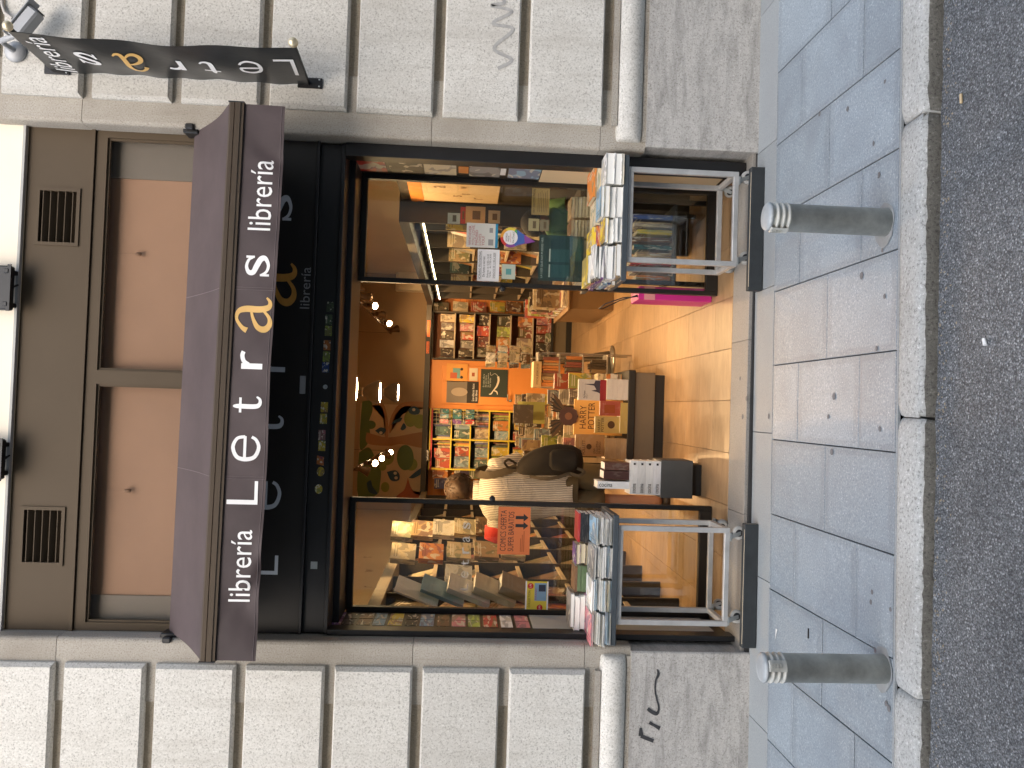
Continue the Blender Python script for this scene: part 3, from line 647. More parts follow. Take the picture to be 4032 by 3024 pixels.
# ------------------------------------------------------------------ awning
aw = thing('awning', 'plum fabric awning lettered librería Letras librería over the entrance', 'awning', (.09, .1, 3.1))
AX0, AX1 = -1.262, 1.442; AF = -.40
n = 40; top = []; 
def aw_sag(u, v): return -.016*math.sin(math.pi*v)*(1+.3*math.sin(u*9))+.003*math.sin(u*47+v*3)*v*(1-v)*4+.004*math.sin(u*13-v*5)*v
mb = MB(); rows = []
for j in range(9):
    v = j/8; row = []
    for i in range(n+1):
        u = i/n; x = AX0+(AX1-AX0)*u
        row.append((x, .085+(AF-.085)*v, 3.131-.018*u+(2.815-.025*u-3.131+.018*u)*v+aw_sag(u, v)))
    rows.append(row)
vs = [p for r in rows for p in r]; W = n+1
mb.add(vs, [(j*W+i, (j+1)*W+i, (j+1)*W+i+1, j*W+i+1) for j in range(8) for i in range(n)], 0, True)
mb.add([(x, y, z-.004) for x, y, z in vs], [(j*W+i, j*W+i+1, (j+1)*W+i+1, (j+1)*W+i) for j in range(8) for i in range(n)], 0, True)
mb.build('canopy', M['awning'], aw)
# front bar: grooved extrusion
prof = [(AF+.03, 2.818), (AF-.012, 2.818), (AF-.022, 2.808), (AF-.022, 2.790), (AF-.018, 2.788), (AF-.024, 2.784), (AF-.024, 2.760), (AF-.018, 2.756), (AF-.018, 2.744), (AF+.03, 2.744)]
fb = MB().prism(prof, 'x', AX0-.004, AX1+.002)
fb.v = [(x, y, z-.028*(x-AX0)/(AX1-AX0)) for x, y, z in fb.v]; fb.build('front_bar', M['awning_bar'], aw)
for xx in (AX0-.008, AX1+.002): MB().cbox(xx, xx+.006, AF-.026, AF+.032, 2.742-(.028 if xx > 0 else 0), 2.820-(.028 if xx > 0 else 0), .002).build('end_cap', M['black_metal'], aw)
# valance: hanging cloth with shallow folds
mb = MB(); n = 120; rows = []
def val_y(u, v): return AF-.008+.016*v*math.exp(-((u-.06-.10*v)/.03)**2)-.013*v*math.exp(-((u-.02-.17*v)/.025)**2)+.014*v*math.exp(-((u-.95+.06*v)/.02)**2)-.009*v*math.exp(-((u-.91+.03*v)/.016)**2)+.005*v*math.exp(-((u-.5-.1*v)/.03)**2)+.0025*v*math.sin(u*61+v*4)+.006*v*math.sin(u*7+.6)+.004*v*math.sin(u*23)-.006*v*(1 if u < .14 else 0)*math.sin((u/.14)*3.14*2+v*2.2)+.004*v*(1 if u > .88 else 0)*math.sin((u-.88)*80+v*3)
for j in range(9):
    v = j/8; rows.append([(AX0+(AX1-AX0)*i/n, val_y(i/n, v), 2.750-.028*i/n-v*(2.750-.028*i/n-(2.553-.034*(i/n)+.003*math.sin(i/n*14)))) for i in range(n+1)])
vs = [p for r in rows for p in r]; W = n+1
mb.add(vs, [(j*W+i, (j+1)*W+i, (j+1)*W+i+1, j*W+i+1) for j in range(8) for i in range(n)], 0, True)
mb.add([(x, y+.003, z) for x, y, z in vs], [(j*W+i, j*W+i+1, (j+1)*W+i+1, (j+1)*W+i) for j in range(8) for i in range(n)], 0, True)
va = mb.build('valance', M['awning'], aw)
MB().tube([(AX0+(AX1-AX0)*i/60, val_y(i/60, .93)-.001, 2.5668-.0335*(i/60)+.003*math.sin(i/60*14)) for i in range(61)], .0012, 6).build('hem', mat('hem_thread', (.15,.12,.125), .7), va)
def on_valance(o):      # let the printed letters follow the cloth
    for v_ in o.data.vertices:
        w = o.matrix_basis @ v_.co; u = (w.x-AX0)/(AX1-AX0); vv = max(0, min(1, (2.750-.028*u-w.z)/.194))
        v_.co = o.matrix_basis.inverted() @ Vector((w.x, val_y(u, vv)-.0022, w.z))
for (x0, x1, z0, z1) in ((-.981, -.634, 2.593, 2.696), (.823, 1.172, 2.566, 2.676)): on_valance(text('librería', x0, x1, z0, z1, AF, M['white_print'], va))
def glyph(ch, x0, x1, z0, z1, y, m, parent, name='letter', Mx=None):
    me = strokes_mesh(name, GLY[ch], m); a = np.array([v.co[:] for v in me.vertices]); lo = a.min(0); hi = a.max(0)
    for v_ in me.vertices:
        v_.co = Vector((x0+(v_.co.x-lo[0])/(hi[0]-lo[0])*(x1-x0), y+v_.co.y, z0+(v_.co.z-lo[2])/(hi[2]-lo[2])*(z1-z0)))
        if Mx is not None: v_.co = Mx(v_.co)
    return place(name, me, parent)
for ch, x0, x1, z0, z1, m in (('L',-.512,-.398,2.576,2.722,'white_print'),('e',-.304,-.177,2.572,2.711,'white_print'),('t',-.068,.014,2.572,2.710,'white_print'),('r',.144,.233,2.577,2.686,'white_print'),('a',.319,.497,2.541,2.720,'gold_print'),('s',.598,.700,2.561,2.681,'white_print')):
    on_valance(glyph(ch, x0, x1, z0, z1, AF-.01, M[m], va))
for us in (.325, .665):
    xs_ = AX0+(AX1-AX0)*us
    for dx in (-.006, .006): MB().tube([(xs_+dx, val_y(us, v/10)-.0015, 2.750-.028*us-v/10*.194) for v in range(11)], .0009, 5).build('seam', mat('seam_thread', (.16,.13,.135), .7) if 'seam' not in M else M['seam'], va)
    MB().tube([(xs_, .085+(AF-.085)*v/8, 3.131-.018*us+(2.815-.025*us-3.131+.018*us)*v/8+aw_sag(us, v/8)+.0008) for v in range(9)], .0016, 5).build('seam', flat('seam_thread', (.16,.13,.135)), aw)
# wall brackets
for xx in (OPL-.035, OPR-.02):
    b = MB(); b.cbox(xx, xx+.055, .02, .118, 3.075, 3.155, .004); b.cbox(xx+.012, xx+.043, -.015, .03, 3.09, 3.135, .006); b.build('wall_bracket', M['black_metal'], aw)
for xx in (AX0+.12, AX1-.12):
    MB().tube([(xx, .06, 3.06), (xx, -.16, 2.90), (xx, AF+.02, 2.77)], .011, 8).build('arm', M['black_metal'], aw)

# ------------------------------------------------------------------ black fascia, beam, jambs
fr = thing('shop_front', 'black shopfront frame with fascia letters and sticker beam around the entrance', 'shopfront', (.08, .2, 0))
MB().cbox(OPL+.004, OPR-.002, .12, .17, 2.452, 3.015, .003).build('fascia', M['black_fascia'], fr)
for ch, x0, x1, z0, z1, m in (('L',-.955,-.851,2.576,2.74,'steel_letter'),('e',-.603,-.442,2.574,2.73,'steel_letter'),('t',-.185,-.085,2.576,2.735,'steel_letter'),('r',.152,.242,2.581,2.71,'steel_letter'),('a',.509,.757,2.535,2.76,'gold_letter'),('s',.990,1.132,2.577,2.71,'steel_letter')):
    glyph(ch, x0, x1, z0, z1, .1165, M[m], fr, 'fascia_letter')
text('librería', .507, .737, 2.462, 2.515, .1175, M['steel_text'], fr, 'fascia_text')
MB().cbox(.037, .136, .115, .1195, 2.466, 2.498, .002).build('maker_plate', M['steel_text'], fr)
# beam in three steps below the fascia
MB().cbox(OPL+.004, OPR-.002, .105, .30, 2.436, 2.4515, .002).build('beam_lip', M['black_metal'], fr)
MB().cbox(OPL+.01, OPR-.01, .128, .30, 2.318, 2.4355, .003).build('beam', M['black_metal'], fr)
MB().cbox(OPL+.008, OPR-.006, .112, .30, 2.296, 2.3175, .003).build('beam_lip', M['black_metal'], fr)
MB().cbox(OPL+.02, OPR-.02, .30, .70, 2.262, 2.42, .003).build('soffit', M['black_metal'], fr)
for x0, x1 in ((OPL+.004, -1.243), (1.366, OPR-.002)):
    MB().cbox(x0, x1, .10, .20, .032, 2.2955, .003).build('outer_jamb', M['black_metal'], fr)
    s = -1 if x0 < 0 else 1
    MB().cbox(x0 if s < 0 else 1.402, x0+.012 if s < 0 else x1, .2005, .62, .032, 2.262, .001).build('return_panel', M['dark_frame'], fr)
# stickers on the beam
stk = [(330,2140,'green',0),(412,2130,'green',0),(485,2128,'lime green',0),(578,2120,'orange',0),(652,2115,'lime green',0),(722,2110,'blue',0),(980,2102,'yellow',0),(1055,2096,'yellow',0),(1160,2086,'pink',0),(1230,2086,'yellow',0),(1325,2076,'orange',1),(1397,2078,'yellow',2),(1510,2065,'yellow',2)]
for i, (cy, cx, c, sh) in enumerate(stk):
    p = PY(cx*.6076, 1008+cy*.6076, .127); w, h = .028, .019
    if sh == 2: pts = [(p[0]+.026*math.cos(6.283*k/12), p[2]+.021*math.sin(6.283*k/12)) for k in range(12)]
    elif sh == 1: pts = [(p[0]-w, p[2]-h), (p[0]+w*.7, p[2]-h), (p[0]+w, p[2]+h), (p[0]-w*.7, p[2]+h)]
    else: pts = [(p[0]-w, p[2]-h), (p[0]+w, p[2]-h), (p[0]+w, p[2]+h), (p[0]-w, p[2]+h)]
    st = MB().prism(pts, 'y', .1262, .1275).build('sticker', M['cover'], fr, color=tuple(.55*q for q in COL[c]))
p = PY(2108*.6076, 1008+848*.6076, .127)
lk = MB().lathe([(.0125, -.004), (.0125, 0), (.008, .0006), (.006, -.002)], n=16, M=Matrix.Translation((p[0], .122, p[2])) @ Matrix.Rotation(R_(90), 4, 'X')).build('lock_ring', M['zinc'], fr)
p = PY(2035*.6076, 2016+345*.6076, .127); MB().box(p[0]-.02, p[0]+.02, .1255, .1277, p[2]-.018, p[2]+.018).build('metal_plate', M['zinc'], fr)
# glazed screens with thin dark frames, at the back of the entrance recess
GY = .60
def screen(x0, x1, label, sgn):
    t = thing('glass_screen', label, 'glass panel', ((x0+x1)/2, GY, .03), 'glass screens beside the entrance')
    w = .028
    for a, b, nm in ((x0, x0+w, 'stile'), (x1-w, x1, 'stile')): MB().cbox(a, b, GY-.02, GY+.025, .033, 2.26, .002).build(nm, M['dark_frame'], t)
    MB().cbox(x0+w, x1-w, GY-.02, GY+.025, .033, .105, .002).build('bottom_rail', M['dark_frame'], t)
    MB().cbox(x0+w, x1-w, GY-.02, GY+.025, 2.225, 2.26, .002).build('top_rail', M['dark_frame'], t)
    MB().box(x0+w, x1-w, GY-.003, GY+.003, .105, 2.225).build('pane', M['glass'], t)
    xi = x1 if sgn < 0 else x0
    MB().lathe([(.002, -.03), (.018, -.03), (.018, 0), (.002, 0)], n=12, M=Matrix.Translation((xi-sgn*-.014*-1, GY-.05, 1.40 if sgn < 0 else 1.38)) @ Matrix.Rotation(R_(90), 4, 'X')).build('lock', M['black_metal'], t)
    return t
scL = screen(-1.2605, -.575, 'tall clear glass screen left of the doorway with orange notice', -1)
scR = screen(.740, 1.4015, 'tall clear glass screen right of the doorway with taped posters', 1)
# flyers on the recess side walls
cvs = ['purple','dark grey','brown','light blue','yellow','black','light blue','brown','pink','lime green','red','white','pink']
for i, cx in enumerate((-45, 50, 150, 245, 350, 455, 555, 660, 760, 860, 965, 1068, 1170)):
    q = PX(1344+cx*.6076, 2016+715*.6076, -1.262); z = q[2]; h = .034 if i % 2 else .040
    o = MB().cbox(-1.2608, -1.2585, .27, .40, z-h, z+h, .001); o.cbox(-1.2608, -1.2585, .41, .54, z-h, z+h, .001)
    o.build('film_card', M['cover'], None, color=COL[cvs[i]], label=f'{cvs[i]} film card on left recess wall, {ORD[i]} from the top', cat='card', group='film cards on the left recess wall')
for i, (a, b, c) in enumerate(((60,290,'red'),(310,525,'black'),(535,745,'cream'),(830,1035,'grey'),(1090,1305,'light blue'))):
    z1 = PX(1344+a*.6076, 655, 1.40)[2]; z0 = PX(1344+b*.6076, 655, 1.40)[2]
    MB().cbox(1.3975, 1.4015, .27, .51, z0, z1, .001).build('film_poster', M['cover'], None, color=COL[c], label=f'{c} film case cover on right recess wall, {ORD[i]} from the top', cat='poster', group='film covers on the right recess wall')
for (a, b, c, lab) in ((760,825,'orange','small orange tag between film covers on right recess wall'),(1035,1072,'white','small white tag between film covers on right recess wall')):
    z1 = PX(1344+a*.6076, 660, 1.40)[2]; z0 = PX(1344+b*.6076, 660, 1.40)[2]
    MB().cbox(1.3985, 1.4015, .33, .46, z0, z1, .001).build('tag', M['cover_plain'], None, color=COL[c], label=lab, cat='tag')
z1 = PX(1344+1310*.6076, 660, 1.40)[2]; MB().cbox(1.3985, 1.4015, .24, .57, .10, z1, .001).build('pale_panel', M['wall_cream'], fr)
MB().cbox(-1.2608, -1.2580, .26, .56, .1, PX(2090, 2450, -1.262)[2], .001).build('pale_panel', M['plaster'], fr)
# gaps closed around the recess so no daylight leaks behind the jambs
MB().box(-1.9, OPL+.0035, .36, .62, 0, 2.45).build('jamb_return', M['dark_frame'], fr)
MB().box(OPR+.0005, 2.1, .36, .62, 0, 2.45).build('jamb_return', M['dark_frame'], fr)

# ------------------------------------------------------------------ hanging banner on the right pier
BX = 1.70
bn = thing('hanging_banner', 'black vinyl blade banner lettered librería Letras on right pier', 'banner', (BX, -.05, 2.5))
for z in (3.80, 2.485):
    MB().cbox(BX-.028, BX+.028, -.056, -.0455, z-.075, z+.055, .002).build('wall_plate', M['black_metal'], bn)
    for dx in (-.018, .018): MB().sphere((BX+dx, -.057, z-.06), .005, 8, 5).build('bolt', M['zinc'], bn)
    MB().tube([(BX, -.05, z), (BX, -.53, z-.02)], .010, 10).build('rod', M['black_metal'], bn)
    MB().sphere((BX, -.548, z-.021), .024, 16, 10).build('ball_finial', M['brass'], bn)
def bshape(u, v):       # u out from the wall, v down
    y = -.055-(.465)*u; bow = .055*math.sin(math.pi*v)*u**1.3
    y2 = y+bow*.9
    z = 3.80-.02*u+.014-(3.80-2.485+.02)*v
    x = BX-.014-.020*math.sin(math.pi*v)*math.sin(math.pi*u)-.008*math.sin(v*17+u*5)*(.4+.6*u)*math.sin(math.pi*min(1, v*1.02+.0))+.004*math.sin(v*41+u*2)*(1-u)
    return x, y2, z
mb = MB(); nu, nv = 14, 70
vs = [bshape(i/nu, j/nv) for j in range(nv+1) for i in range(nu+1)]; W = nu+1
mb.add(vs, [(j*W+i, j*W+i+1, (j+1)*W+i+1, (j+1)*W+i) for j in range(nv) for i in range(nu)], 0, True)
mb.add([(x+.0025, y, z) for x, y, z in vs], [(j*W+i, (j+1)*W+i, (j+1)*W+i+1, j*W+i+1) for j in range(nv) for i in range(nu)], 0, True)
bc = mb.build('cloth', M['banner'], bn)
def on_banner(o):       # mesh drawn in (x = u*.46 m out from wall, z = up metres from banner top, negative)
    for v_ in o.data.vertices:
        p = bshape(min(1, max(0, v_.co.x/.46)), min(1, max(0, -v_.co.z/1.315))); v_.co = Vector((p[0]-.004, p[1], p[2]))
on_banner(text('librería', .03, .44, -.145, -.035, 0, M['white_print'], bc))
for ch, vc, hw, sz, m in (('L',1.235,.05,.20,'white_print'),('e',1.06,.058,.155,'white_print'),('t',.86,.045,.165,'white_print'),('r',.69,.042,.14,'white_print'),('a',.48,.072,.22,'gold_print'),('s',.27,.052,.165,'white_print')):
    rot = lambda c, vc=vc: Vector((.24-(c.z), c.y, -vc+c.x))       # letters turned a quarter: they read upwards
    on_banner(glyph(ch, -hw, hw, -sz/2, sz/2, 0, M[m], bc, 'letter', rot))
# grey security camera and conduit behind the banner's top
q = PY(62, 205, -.05)
cc = thing('security_camera', 'grey box security camera on round bracket behind the banner top', 'camera', (q[0], -.05, q[2]))
MB().lathe([(.055, 0), (.055, .012), (.045, .02), (.03, .03), (.002, .03)], n=18, M=Matrix.Translation((q[0], -.0455, q[2])) @ Matrix.Rotation(R_(90), 4, 'X')).build('base', M['cctv_grey'], cc)
b1 = PY(105, 90, -.16)
MB().tube([(q[0], -.07, q[2]), (q[0]+.02, -.13, q[2]+.035), (b1[0]-.05, -.16, b1[2]+.02)], .016, 10).build('arm', M['cctv_grey'], cc)
Mx = Matrix.Translation((b1[0], -.16, b1[2])) @ Matrix.Rotation(R_(35), 4, 'Y')
o = MB().cbox(-.10, .08, -.04, .04, -.035, .03, .01).build('housing', M['cctv_grey'], cc); o.matrix_basis = Mx @ o.matrix_basis
o = MB().cbox(-.11, .115, -.046, .046, .031, .038, .002).build('sun_shield', M['cctv_grey'], cc); o.matrix_basis = Mx @ o.matrix_basis
o = MB().cbox(.081, .088, -.034, .034, -.028, .026, .002).build('lens_window', M['black_metal'], cc); o.matrix_basis = Mx @ o.matrix_basis
a0 = PY(75, 95, -.03); a1 = PY(20, 30, -.03); a2 = PY(15, -40, -.03)
MB().tube([(a0[0], -.09, a0[2]), ((a0[0]+a1[0])/2, -.06, (a0[2]+a1[2])/2+.02), (a1[0], -.055, a1[2]), (a2[0], -.055, a2[2])], .009, 8).build('conduit_pipe', M['conduit'], None, label='thin grey conduit leading from the security camera along stone', cat='conduit')

# ================================================================== BOLLARDS
def bollard(x, y, z0, label, emblem):
    t = thing('bollard', label, 'bollard', (x, y, z0), 'bollards by the kerb')
    r = .0522; h = .482
    prof = [(r+.001, z0-.03), (r+.001, z0+h-.085)]
    for k in range(3):
        zz = z0+h-.085+k*.022; prof += [(r+.003, zz), (r+.005, zz+.005), (r+.003, zz+.009), (r-.006, zz+.011), (r-.006, zz+.020)]
    prof += [(r+.002, z0+h-.018)]
    MB().lathe(prof, x, y, 36).build('post', M['bollard'], t)
    MB().lathe([(r+.002, z0+h-.0175), (r+.003, z0+h-.010), (r-.002, z0+h-.003), (r-.012, z0+h), (r-.035, z0+h+.003), (.003, z0+h+.004)], x, y, 36).build('cap', M['bollard_top'], t)
    # cast plate with a shield between the rings
    a0 = R_(-90+emblem); c = lambda ang, rr, z: (x+rr*math.cos(ang), y+rr*math.sin(ang), z)
    da = .36; mb = MB(); zz0, zz1 = z0+h-.086, z0+h-.016; n = 8
    ring = [[c(a0-da+2*da*i/n, rr, zz) for i in range(n+1)] for rr, zz in ((r+.002, zz0), (r+.0075, zz0+.003), (r+.0075, zz1-.003), (r+.002, zz1))]
    W = n+1; mb.add([p for g in ring for p in g], [(j*W+i, j*W+i+1, (j+1)*W+i+1, (j+1)*W+i) for j in range(3) for i in range(n)])
    mb.build('emblem_plate', M['bollard'], t)
    sh = MB()
    for (u0, u1, w0, w1) in ((-.5,.5,.42,.55),(-.5,-.36,-.2,.42),(.36,.5,-.2,.42),(-.36,.36,-.34,-.2),(-.08,.08,-.2,.42),(-.36,.36,.05,.16),(-.5,-.3,.6,.8),(-.1,.1,.6,.85),(.3,.5,.6,.8)):
        zc = (zz0+zz1)/2; hh = .033
        vs = [c(a0+u*.30, r+rr, zc+w*hh) for rr in (.007, .0105) for (u, w) in ((u0, w0), (u1, w0), (u1, w1), (u0, w1))]
        sh.add(vs, [(4,5,6,7),(0,1,5,4),(1,2,6,5),(2,3,7,6),(3,0,4,7)])
    sh.build('shield_emblem', M['bollard_top'] if False else M['bollard'], t)
    # worn mortar collar
    disc((x-.005, y+.015), .074, z0+.0025, M['mortar'], 'mortar_patch', t, 14, 1.2)
p = (.764, -1.40); bollard(p[0], p[1], gz(*p), 'grey ringed iron bollard in front of the right book cart', -75)
p = (-.944, -1.425); bollard(p[0], p[1], gz(*p), 'grey ringed iron bollard in front of the left book cart', 22)

# ================================================================== BOOKS
def book_mesh(name, cover, pages, sep=False):
    mb = MB(); mb.box(0, 1, 0, .07, 0, 1).box(0, 1, .93, 1, 0, 1).box(0, .035, .07, .93, 0, 1)
    pg = MB().box(.035, .97, .07, .93, .012, .988)
    if sep: return mb.mesh(name, cover), pg.mesh('pages', pages)
    b = mb.mesh(name, cover)
    mb.box(.035, .97, .07, .93, .012, .988, 1); return mb.mesh(name, [cover, pages])
BK = book_mesh('book', M['cover'], M['pages']); BKW = book_mesh('book', M['cover'], M['pages_warm']); BKP = book_mesh('book', M['cover_plain'], M['pages'])
BKC, BKPG = book_mesh('book', M['cover'], M['pages'], True); BKCP, _ = book_mesh('book', M['cover_plain'], M['pages'], True)
BKPGW = MB().box(.035, .97, .07, .93, .012, .988).mesh('pages', M['pages_warm'])
def bmat(o, ax, ay, az, size):      # origin, axes for width, thickness, height
    ax, ay, az = Vector(ax).normalized(), Vector(ay).normalized(), Vector(az).normalized()
    m = Matrix((( *(ax*size[0]), 0), (*(ay*size[1]), 0), (*(az*size[2]), 0), (*o, 1))).transposed(); return m
MASS = {}
def mass_add(key, Mx, col):
    mb, cols = MASS.setdefault(key, (MB(), [])); src = BKW
    vs = [Mx @ v.co for v in src.vertices]; b = len(mb.v)
    for p in src.polygons: mb.f.append(tuple(b+i for i in p.vertices)); mb.m.append(p.material_index); mb.sm.append(False)
    mb.v += [tuple(v) for v in vs]; cols += [col]*len(vs)
def mass_build():
    for key, (mb, cols) in MASS.items():
        me = mb.mesh(key, [M['cover_mass'], M['pages_warm']]); at = me.color_attributes.new('Col', 'FLOAT_COLOR', 'POINT')
        at.data.foreach_set('color', [x for c in cols for x in (*c, 1.0)]); place(key, me, None, kind='stuff')
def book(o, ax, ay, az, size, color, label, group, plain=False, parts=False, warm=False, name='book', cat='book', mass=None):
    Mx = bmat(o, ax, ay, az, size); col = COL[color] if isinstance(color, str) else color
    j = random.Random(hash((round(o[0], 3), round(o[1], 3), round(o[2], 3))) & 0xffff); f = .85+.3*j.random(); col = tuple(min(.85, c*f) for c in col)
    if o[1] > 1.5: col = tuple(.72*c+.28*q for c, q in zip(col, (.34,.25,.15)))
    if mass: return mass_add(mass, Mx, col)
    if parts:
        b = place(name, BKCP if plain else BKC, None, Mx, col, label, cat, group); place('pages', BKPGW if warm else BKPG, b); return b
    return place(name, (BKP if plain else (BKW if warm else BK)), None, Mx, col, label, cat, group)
def flatbook(x0, x1, y0, y1, z, t, color, label, group, spine='back', rot=0.0, **kw):     # lying flat; spine says which side the spine faces
    cx, cy = (x0+x1)/2, (y0+y1)/2; c, s = math.cos(rot), math.sin(rot); X = Vector((c, s, 0)); Y = Vector((-s, c, 0)); Z = Vector((0,0,1)); w, d = x1-x0, y1-y0
    if spine == 'front': ax, az, sw, sh = Y, X, d, w
    elif spine == 'back': ax, az, sw, sh = -Y, -X, d, w
    elif spine == 'left': ax, az, sw, sh = X, -Y, w, d
    else: ax, az, sw, sh = -X, Y, w, d
    o = Vector((cx, cy, z))-ax*sw/2-az*sh/2
    if ax.cross(Z).dot(az) < 0: az = -az; o = Vector((cx, cy, z))-ax*sw/2-az*sh/2
    return book(o, ax, Z, az, (sw, t, sh), color, label, group, **kw)

# ------------------------------------------------------------------ book carts
def cart(x0, x1, label):
    t = thing('book_cart', label, 'cart', ((x0+x1)/2, .13, .03), 'book carts at the entrance')
    ya, yb = -.055, .355; zt = .735
    bevel(MB().box(x0, x1, ya, yb, zt, zt+.030).build('tabletop', M['cart_board'], t), .003, 1)
    xa, xb = x0+.108, x1-.085; w = .028
    yf, yk = -.035, .255
    for yy in (yf, yk):
        for xx in (xa, xb): MB().cbox(xx, xx+w, yy, yy+w, .118, zt-.0005, .002).build('leg', M['cart_steel'], t)
        MB().cbox(xa+w, xb, yy, yy+w, .118, .146, .002).build('bottom_rail', M['cart_steel'], t)
        MB().cbox(xa+w, xb, yy+.001, yy+w-.001, zt-.03, zt-.001, .002).build('top_rail', M['cart_steel'], t)
    for xx in (xa, xb):
        MB().cbox(xx, xx+w, yf+w, yk, .119, .146, .002).build('side_rail', M['cart_steel'], t)
    for yy, xx, an in ((yf+.014, xa+.03, .2), (yf+.014, xb-.02, 0), (yk+.014, xa+.03, .9), (yk+.014, xb+.02, 2.4)):
        cs = MB(); cs.box(xx-.022, xx+.022, yy-.022, yy+.022, .112, .1175)
        c_, s_ = math.cos(an), math.sin(an); px, py = xx+.022*c_, yy+.022*s_
        for sg in (-1, 1):
            ox, oy = -s_*.016*sg, c_*.016*sg
            cs.add([(xx+ox-.012*c_, yy+oy-.012*s_, .112), (xx+ox+.014*c_, yy+oy+.014*s_, .112), (px+ox+.010*c_, py+oy+.010*s_, .058), (px+ox-.010*c_, py+oy-.010*s_, .058)], [(0,1,2,3)])
        co_ = cs.build('caster', M['zinc'], t)
        Mr = Matrix.Translation((px, py, .066)) @ Matrix.Rotation(an, 4, 'Z') @ Matrix.Rotation(R_(90), 4, 'X')
        MB().lathe([(.020, -.0115), (.034, -.0115), (.036, -.008), (.036, .008), (.034, .0115), (.020, .0115)], n=24, M=Mr).build('wheel', M['wheel_grey'], co_)
        MB().lathe([(.002, -.0125), (.0195, -.0125), (.0195, .0125), (.002, .0125)], n=16, M=Mr).build('hub', M['rubber'], co_)
    return t
cart(-1.262, -.563, 'grey topped steel book cart left of the doorway, piled with comics')
cart(.709, 1.400, 'grey topped steel book cart right of the doorway, piled with books')
def chock(x0, x1, label, y0, rz):
    z0 = .0
    t = thing('painted_board', label, 'board', ((x0+x1)/2, y0, z0), 'grey boards in front of the carts')
    q = gz((x0+x1)/2, y0)
    bevel(MB().box(x0, x1, y0, y0+.045, q+.002, q+.078).build('plank', mat('chalky_dark_paint', (.024,.029,.032), .7, 0, .18, 14, .25, 60), t), .003, 1)
    MB().box(x0+.02, x1-.03, y0+.0025, y0+.007, q+.0775, q+.0788).build('worn_top_edge', M['raw_wood'], t)
    MB().box(x1-.001, x1+.0008, y0+.004, y0+.012, q+.01, q+.07).build('worn_corner', M['raw_wood'], t)
chock(-1.243, -.583, 'dark grey painted board on edge before left cart casters', -.128, 0)
chock(.673, 1.345, 'dark grey painted board on edge before right cart casters', -.135, 0)

TOP = .7655
rb = random.Random(21)
def pile(x0, x1, y0, y1, specs, where, group, spine='back', jx=.006, warm=False, rotj=.03, plain=False, z=TOP, noun='book'):
    n = len(specs)
    for i, (tk, c) in enumerate(specs):
        dx, dy, r = rb.uniform(-jx, jx), rb.uniform(-jx, jx), rb.uniform(-rotj, rotj)
        flatbook(x0+dx, x1+dx, y0+dy, y1+dy, z, tk-.0006, c, f'{c} {noun}, {ORD[n-1-i]} from top of {where}', group, spine, r, parts=True, warm=warm, plain=plain); z += tk
    return z
G1 = 'comics and books on the left cart'; G2 = 'books on the right cart'
# left cart, front row: four piles of thin comics, open edges to the street
for k, (a, b) in enumerate(((-1.262, -1.092), (-1.083, -.915), (-.905, -.738), (-.728, -.585))):
    cs = [rb.choice(['white','white','white','cream','white','white','light blue','white']) for _ in range(10)]
    cs[-1] = ['pink','white','grey','light blue'][k]
    pile(a, b, -.060+.004*k, .175, [(rb.uniform(.0075, .0125), c) for c in cs], f'{ORD[k]} front pile on left cart', G1, 'back', .009, rotj=.05, noun='comic')
zt = TOP
# left cart, back row
z1 = pile(-1.235, -1.04, .16, .345, [(.02,'white'),(.022,'cream'),(.016,'pink'),(.03,'black'),(.02,'pink'),(.03,'white'),(.03,'white'),(.022,'grey')], 'first back pile on left cart', G1, 'right', .010, rotj=.04)
pile(-1.03, -.885, .185, .345, [(.017,'green')]*9+[(.014,'brown')], 'green back pile on left cart', G1, 'front', .003, rotj=.012, plain=True)
pile(-.875, -.765, .19, .345, [(.026,'brown'),(.030,'cream'),(.028,'cream'),(.026,'tan'),(.030,'cream'),(.024,'purple')], 'third back pile on left cart', G1, 'back', .006, warm=True)
z1 = pile(-.752, -.59, .19, .345, [(.026,'brown'),(.022,'white'),(.024,'black'),(.024,'black'),(.024,'black'),(.024,'black'),(.012,'red')], 'rightmost back pile on left cart', G1, 'front', .004, plain=True)
# right cart, front row
pile(1.235, 1.405, -.06, .10, [(.012,'cream'),(.040,'white'),(.048,'white')], 'right end front pile on right cart', G2, 'back', .004)
pile(1.055, 1.225, -.055, .10, [(.040,'white'),(.034,'white'),(.030,'cream'),(.02,'light blue')], 'second front pile from right on right cart', G2, 'back', .006)
pile(.915, 1.047, -.055, .09, [(.026,'white'),(.022,'white'),(.030,'white'),(.02,'yellow')], 'third front pile from right on right cart', G2, 'back', .006)
pile(.722, .905, -.05, .09, [(.028,'tan'),(.018,'white'),(.034,'white'),(.014,'white'),(.016,'purple'),(.016,'dark grey'),(.012,'black'),(.010,'white')], 'leftmost front pile on right cart', G2, 'left', .010, rotj=.10)
# right cart, back rows
pile(1.20, 1.385, .11, .335, [(.020,'orange'),(.026,'cream'),(.022,'pink'),(.030,'red'),(.024,'cream'),(.022,'orange')], 'right end back pile on right cart', G2, 'front', .008, warm=True)
pile(1.04, 1.19, .11, .335, [(.024,'cream'),(.020,'pink'),(.028,'orange'),(.024,'light blue'),(.026,'cream')], 'second back pile from right on right cart', G2, 'front', .008, warm=True)
pile(.89, 1.03, .11, .335, [(.030,'brown'),(.026,'cream'),(.034,'white'),(.026,'orange'),(.020,'yellow')], 'third back pile from right on right cart', G2, 'front', .008, warm=True)
pile(.715, .88, .11, .335, [(.022,'tan'),(.026,'blue'),(.024,'light blue'),(.022,'grey'),(.024,'purple'),(.022,'pink'),(.020,'yellow')], 'leftmost back pile on right cart', G2, 'left', .008, rotj=.08)

